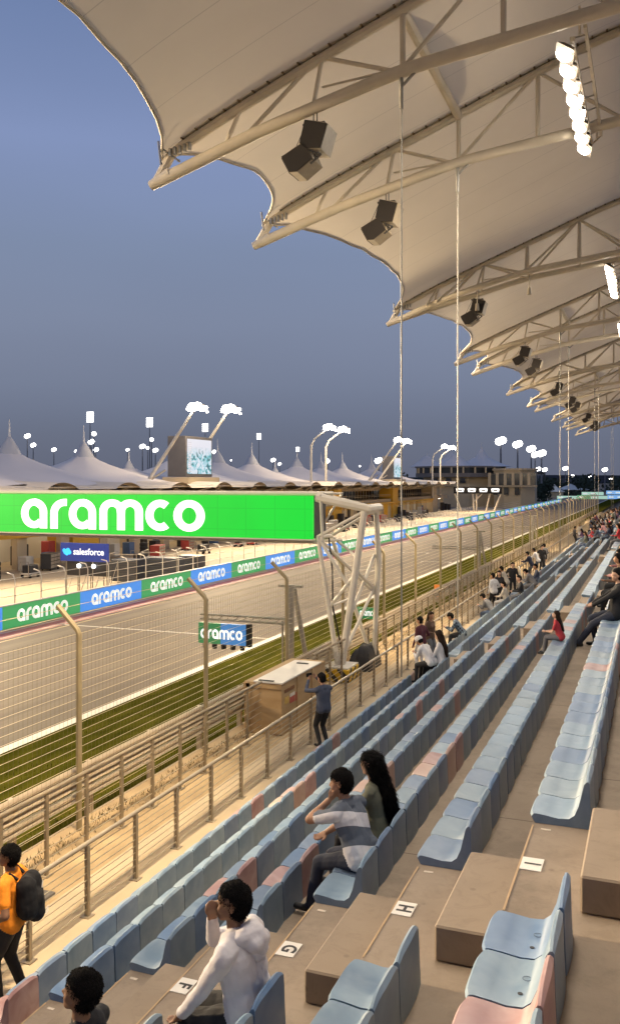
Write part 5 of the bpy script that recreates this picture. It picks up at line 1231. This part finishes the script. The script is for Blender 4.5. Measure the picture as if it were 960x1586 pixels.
for s in (-1, 1): mb.tube([T(s*.09, -.12, .44), T(s*.11, -.04, .515), T(s*.115, .07, .47), T(s*.125, .115, .36), T(s*.15, .06, .16), T(s*.13, -.10, .06)], .018, 6)
mb.build('strap', black_m, be, True)
mb = MB(); [mb.tube([T(-.02, -.375, .02+i*.025), T(.09, -.365, .02+i*.025)], .005, 5) for i in range(3)]; mb.tube([T(.06, -.32, .28), T(.10, -.32, .34)], .008, 5); mb.build('reflective_trim', mat('trim_pale', (.45, .42, .4), .4), be)
# --- man photographing over the railing
fg = figure((0, 0, .90), lean=2, hy=0, hp=6, lh=(-.16, .36, 1.47), rh=(.10, .38, 1.50), lf=(-.08, .02, .08), rf=(.09, -.03, .08), le=(-.6, -.1, -.8), re=(.6, -.1, -.8), w=1.0, fing=True, curl=.9)
sc1 = .94
po = person('person', fg, .014, (-6.60, 17.95, G0), 58, TOPS['slate'], LEGS['black'], 0, label='man in a slate blue jacket at the railing holding up his phone with both hands', disp=.004, scale=sc1)
ph = MB().box(-.15, .02, .455, .463, 1.53, 1.62, bev=.002).build('phone', black_m); ph.location = po.location; ph.rotation_euler = po.rotation_euler; ph.scale = (sc1,)*3
tag(ph, 'dark phone held up by the man in slate blue at the railing', 'phone')
# --- big man in black at the right edge on row I
fg = figure((0, -.22, .20), lean=-6, hy=4, lh=(-.12, .20, .30), rh=(.12, .22, .30), lf=(-.13, .42, -.37), rf=(.10, .12, -.37), w=1.15)
person('person', fg, .014, (XE(6), 17.0, ZT(6)), 92, TOPS['black'], LEGS['navy'], 2, label='large man in black leaning back with legs out in the row marked I', disp=.004)
# --- girl in red on row H
fg = figure((0, -.20, .17), lean=18, hy=0, hp=-24, lh=(-.02, .22, .30), rh=(.08, .24, .28), lf=(-.10, .28, -.30), rf=(.08, .26, -.30), w=.98, fem=True, long_hair=True, sleeve='short')
person('person', fg, .014, (XE(5), 17.1, ZT(5)+.02), 88, TOPS['red'], LEGS['grey'], 2, hair=HAIRB, label='child with dark hair in a red top looking down, alone in the row marked H', scale=.62)
# --- generic base figures for everybody else
bases = {
 'stand': figure((0, 0, .93), lean=2, hy=10, lh=(-.26, .10, .85), rh=(.24, .16, 1.02), lf=(-.11, .04, .08), rf=(.12, -.03, .08)),
 'lean_rail': figure((0, -.12, .90), lean=24, hy=-6, lh=(-.16, .42, 1.06), rh=(.18, .42, 1.06), lf=(-.11, -.10, .08), rf=(.13, -.02, .08)),
 'stand_woman': figure((0, 0, .90), lean=1, hy=-25, lh=(-.08, .20, 1.08), rh=(.12, .20, 1.06), lf=(-.09, .03, .08), rf=(.09, -.02, .08), fem=True, long_hair=True, w=.95),
 'sit': sit(lean=8, hy=12, lh=(-.13, .14, .31), rh=(.14, .12, .30), lf=(-.12, .22, -.37), rf=(.13, .18, -.37)),
 'sit_forward': sit(lean=36, hy=-14, hp=10, lh=(-.04, .30, .33), rh=(.08, .30, .33), lf=(-.14, .16, -.37), rf=(.13, .22, -.37)),
 'sit_woman': sit(lean=10, hy=-20, hp=-8, lh=(-.06, .16, .34), rh=(.12, .12, .32), lf=(-.10, .24, -.37), rf=(.08, .20, -.37), fem=True, long_hair=True, w=.95),
}
bm_ = {}
for k, f in bases.items():
    bm_[k] = (organic('person_body', f['P'], .021, [SK[0], TOPS['grey'], LEGS['black'], SHOE['black']], TG, 2), organic('hair', f['hair'], .019, [HAIR], ['hair'], 1, .008, 30))
def crowd(kind, loc, rz, top, legs, label, skin=0, hair=HAIR, scale=1.0, shoe='black', group='spectators in the grandstand', topm=None):
    me, hm2 = bm_[kind]; o = bpy.data.objects.new('person', me); COL.objects.link(o); o.location = loc; o.rotation_euler = (0, 0, R(rz)); o.scale = (scale,)*3
    for i, m in enumerate((SK[skin], topm or TOPS[top], LEGS[legs], SHOE[shoe])): o.material_slots[i].link = 'OBJECT'; o.material_slots[i].material = m
    h = bpy.data.objects.new('hair', hm2); COL.objects.link(h); h.parent = o; h.material_slots[0].link = 'OBJECT'; h.material_slots[0].material = hair
    return tag(o, label, 'person', group)
W0 = G0
crowd('stand', (-6.50, 26.2, W0), 65, 'maroon', 'white', 'person in a maroon top and white trousers standing at the railing', scale=.95)
crowd('stand_woman', (-6.42, 27.0, W0), 250, 'brown', 'grey', 'woman in brown with long dark hair standing beside the maroon-topped person', hair=HAIRB)
plaid = mat('plaid_shirt', (.02, .03, .05), .9); 
def plaid_nodes(m):
    n = m.node_tree.nodes; l = m.node_tree.links; b = n['Principled BSDF']; t = n.new('ShaderNodeTexCoord'); c = n.new('ShaderNodeTexChecker'); c.inputs['Scale'].default_value = 16; c.inputs['Color1'].default_value = (.02, .025, .05, 1); c.inputs['Color2'].default_value = (.12, .17, .22, 1); l.new(t.outputs['Object'], c.inputs['Vector']); l.new(c.outputs[0], b.inputs['Base Color'])
plaid_nodes(plaid)
crowd('sit_forward', (XE(0)+.08, 28.9, ZT(0)+.12), 100, 'navy', 'black', 'person in a dark blue plaid shirt perched in the front row', topm=plaid)
crowd('sit_woman', (XE(1)+.05, 22.15, ZT(1)+.05), 84, 'white', 'black', 'woman in a white top with long dark hair near the railing, holding a companion', skin=2, scale=1.04, hair=HAIRB)
c_ = crowd('sit_forward', (XE(1)-.16, 22.0, ZT(1)+.12), 70, 'white', 'black', 'companion in a white cap leaning on the woman in the white top', scale=.92)
H = bases['sit_forward']['H']; cap = MB()
cap_me = organic('cap', [(H(-.012, -.03, .05), .094, H(-.012, .02, .07), .085, 'c'), (H(.012, -.03, .05), .094, H(.012, .02, .07), .085, 'c'), (H(0, .06, .04), .05, H(0, .13, .03), .03, 'c')], .016, [TOPS['white']], ['c'], 2)
h = bpy.data.objects.new('cap', cap_me); COL.objects.link(h); h.parent = c_
L = [('lean_rail', 725, 43.0, 'cream', 'grey', 'person in a cream jacket leaning on the railing'), ('stand', 741, 44.5, 'black', 'black', 'person in black standing by the railing next to the cream jacket'),
     ('stand', 757, 39.0, 'white', 'black', 'man in a white shirt and black trousers standing in the walkway'), ('stand_woman', 765, 40.5, 'black', 'black', 'person in black just behind the white-shirted standing man'),
     ('lean_rail', 773, 52.5, 'navy', 'grey', 'person in navy leaning on the railing by the crowd barrier'), ('lean_rail', 786, 55.5, 'white', 'blue', 'person in a white top leaning on the railing, right of the navy one'),
     ('stand', 799, 57.0, 'black', 'black', 'tall person in black standing beyond the crowd barrier'), ('stand', 803, 58.5, 'grey', 'grey', 'person in grey behind the tall one in black beyond the barrier'),
     ('stand', 840, 82, 'black', 'black', 'lone person in black standing far along the walkway'), ('stand_woman', 867, 88, 'cream', 'white', 'person in cream standing in the walkway behind the lone figure'),
     ('stand', 881, 112, 'maroon', 'black', 'person in maroon far along the walkway'), ('stand', 888, 108, 'black', 'black', 'person in black beside the maroon one far along the walkway'), ('lean_rail', 873, 118, 'purple', 'grey', 'person in purple at the far end of the railing')]
for k, u, Y, a, b, lab in L:
    crowd(k, (-6.62 if 'lean' in k else -6.45, Y, W0), 80 if 'lean' in k else random.choice([60, 110, 200, 300]), a, b, lab, skin=random.randrange(3))
L = [('sit_forward', 0, 35.2, 'grey', 'blue', 'person in grey and jeans sprawled in the front row'), ('sit', 1, 37.0, 'black', 'grey', 'person in a black top seated low near the front'), ('sit', 0, 38.6, 'cream', 'white', 'person in cream seated in the front row'),
     ('sit_forward', 1, 41.2, 'grey', 'grey', 'person in a grey jacket bending forward near the front'), ('sit', 1, 42.4, 'slate', 'black', 'person in slate next to the grey-jacketed one'),
     ('sit_woman', 6, 21.0, 'brown', 'black', 'woman in brown seated behind the large man at the right edge'), ('sit', 6, 22.4, 'pink', 'black', 'person in pink seated at the right edge past the woman in brown'), ('sit', 6, 25.0, 'maroon', 'navy', 'person in maroon seated in row I, farther than the one in pink'),
     ('sit', 4, 33.0, 'black', 'black', 'person in black seated midway up the third block')][:8]
for k, n, Y, a, b, lab in L:
    crowd(k, SEAT(n, Y), random.uniform(75, 105), a, b, lab, skin=random.randrange(3))
rc = random.Random(21); tops = list(TOPS)[:9]+['pink', 'cream', 'brown', 'slate', 'black', 'black']; cnt = {}
used = []
for t in range(2600):
    if len(used) >= 118: break
    n = rc.choices([0, 1, 2, 3, 4, 5, 6], [2, 2, 3, 3, 4, 5, 6])[0]
    Y = rc.uniform(44, 150)
    if Y < 62 and (n < 4 or rc.random() < .55): continue
    if Y < 80 and n < 2: continue
    if any(m == n and abs(y-Y) < .55 for m, y in used) or min(abs(((Y-5.35) % 17.25)-.7), 99) < .9: continue
    used.append((n, Y))
used.sort()
for n, Y in used:
    k = rc.choices(['sit', 'sit_forward', 'sit_woman', 'stand'], [4, 3, 3, .7])[0]; a = rc.choice(tops); b = rc.choice(list(LEGS)[:4]); cnt[n] = cnt.get(n, 0)+1
    p = SEAT(n, Y) if k != 'stand' else (XE(n)-.2, Y, ZT(n-1) if n else W0)
    crowd(k, p, rc.uniform(70, 110), a, b, '%s in %s, %s of the far crowd in %s' % ({'stand': 'standing person', 'sit_woman': 'long-haired person'}.get(k, 'person'), a, ordw(cnt[n]), ROWTXT[n].replace(' from the railing', '')), skin=rc.randrange(3), hair=rc.choice([HAIR, HAIRB]), scale=rc.uniform(.92, 1.05))
# crowd barrier panel by the group
e = empty('crowd_barrier', (-6.65, 48.5, G0), 82, 'short metal crowd barrier panel beside the people at the railing', 'barrier'); e.rotation_euler = (0, 0, R(100))
mb = MB().tube([(-1.1, 0, .15), (-1.1, 0, 1.05), (1.1, 0, 1.05), (1.1, 0, .15), (-1.1, 0, .15)], .022, 6); [mb.tube([(x, 0, .15), (x, 0, 1.05)], .01, 5) for x in np.arange(-.95, 1.0, .16)]; mb.build('panel', white_paint, e)
mb = MB(); [mb.tube([(x, -.25, 0), (x, 0, .15), (x, .25, 0)], .02, 6) for x in (-.8, .8)]; mb.build('foot', white_paint, e)
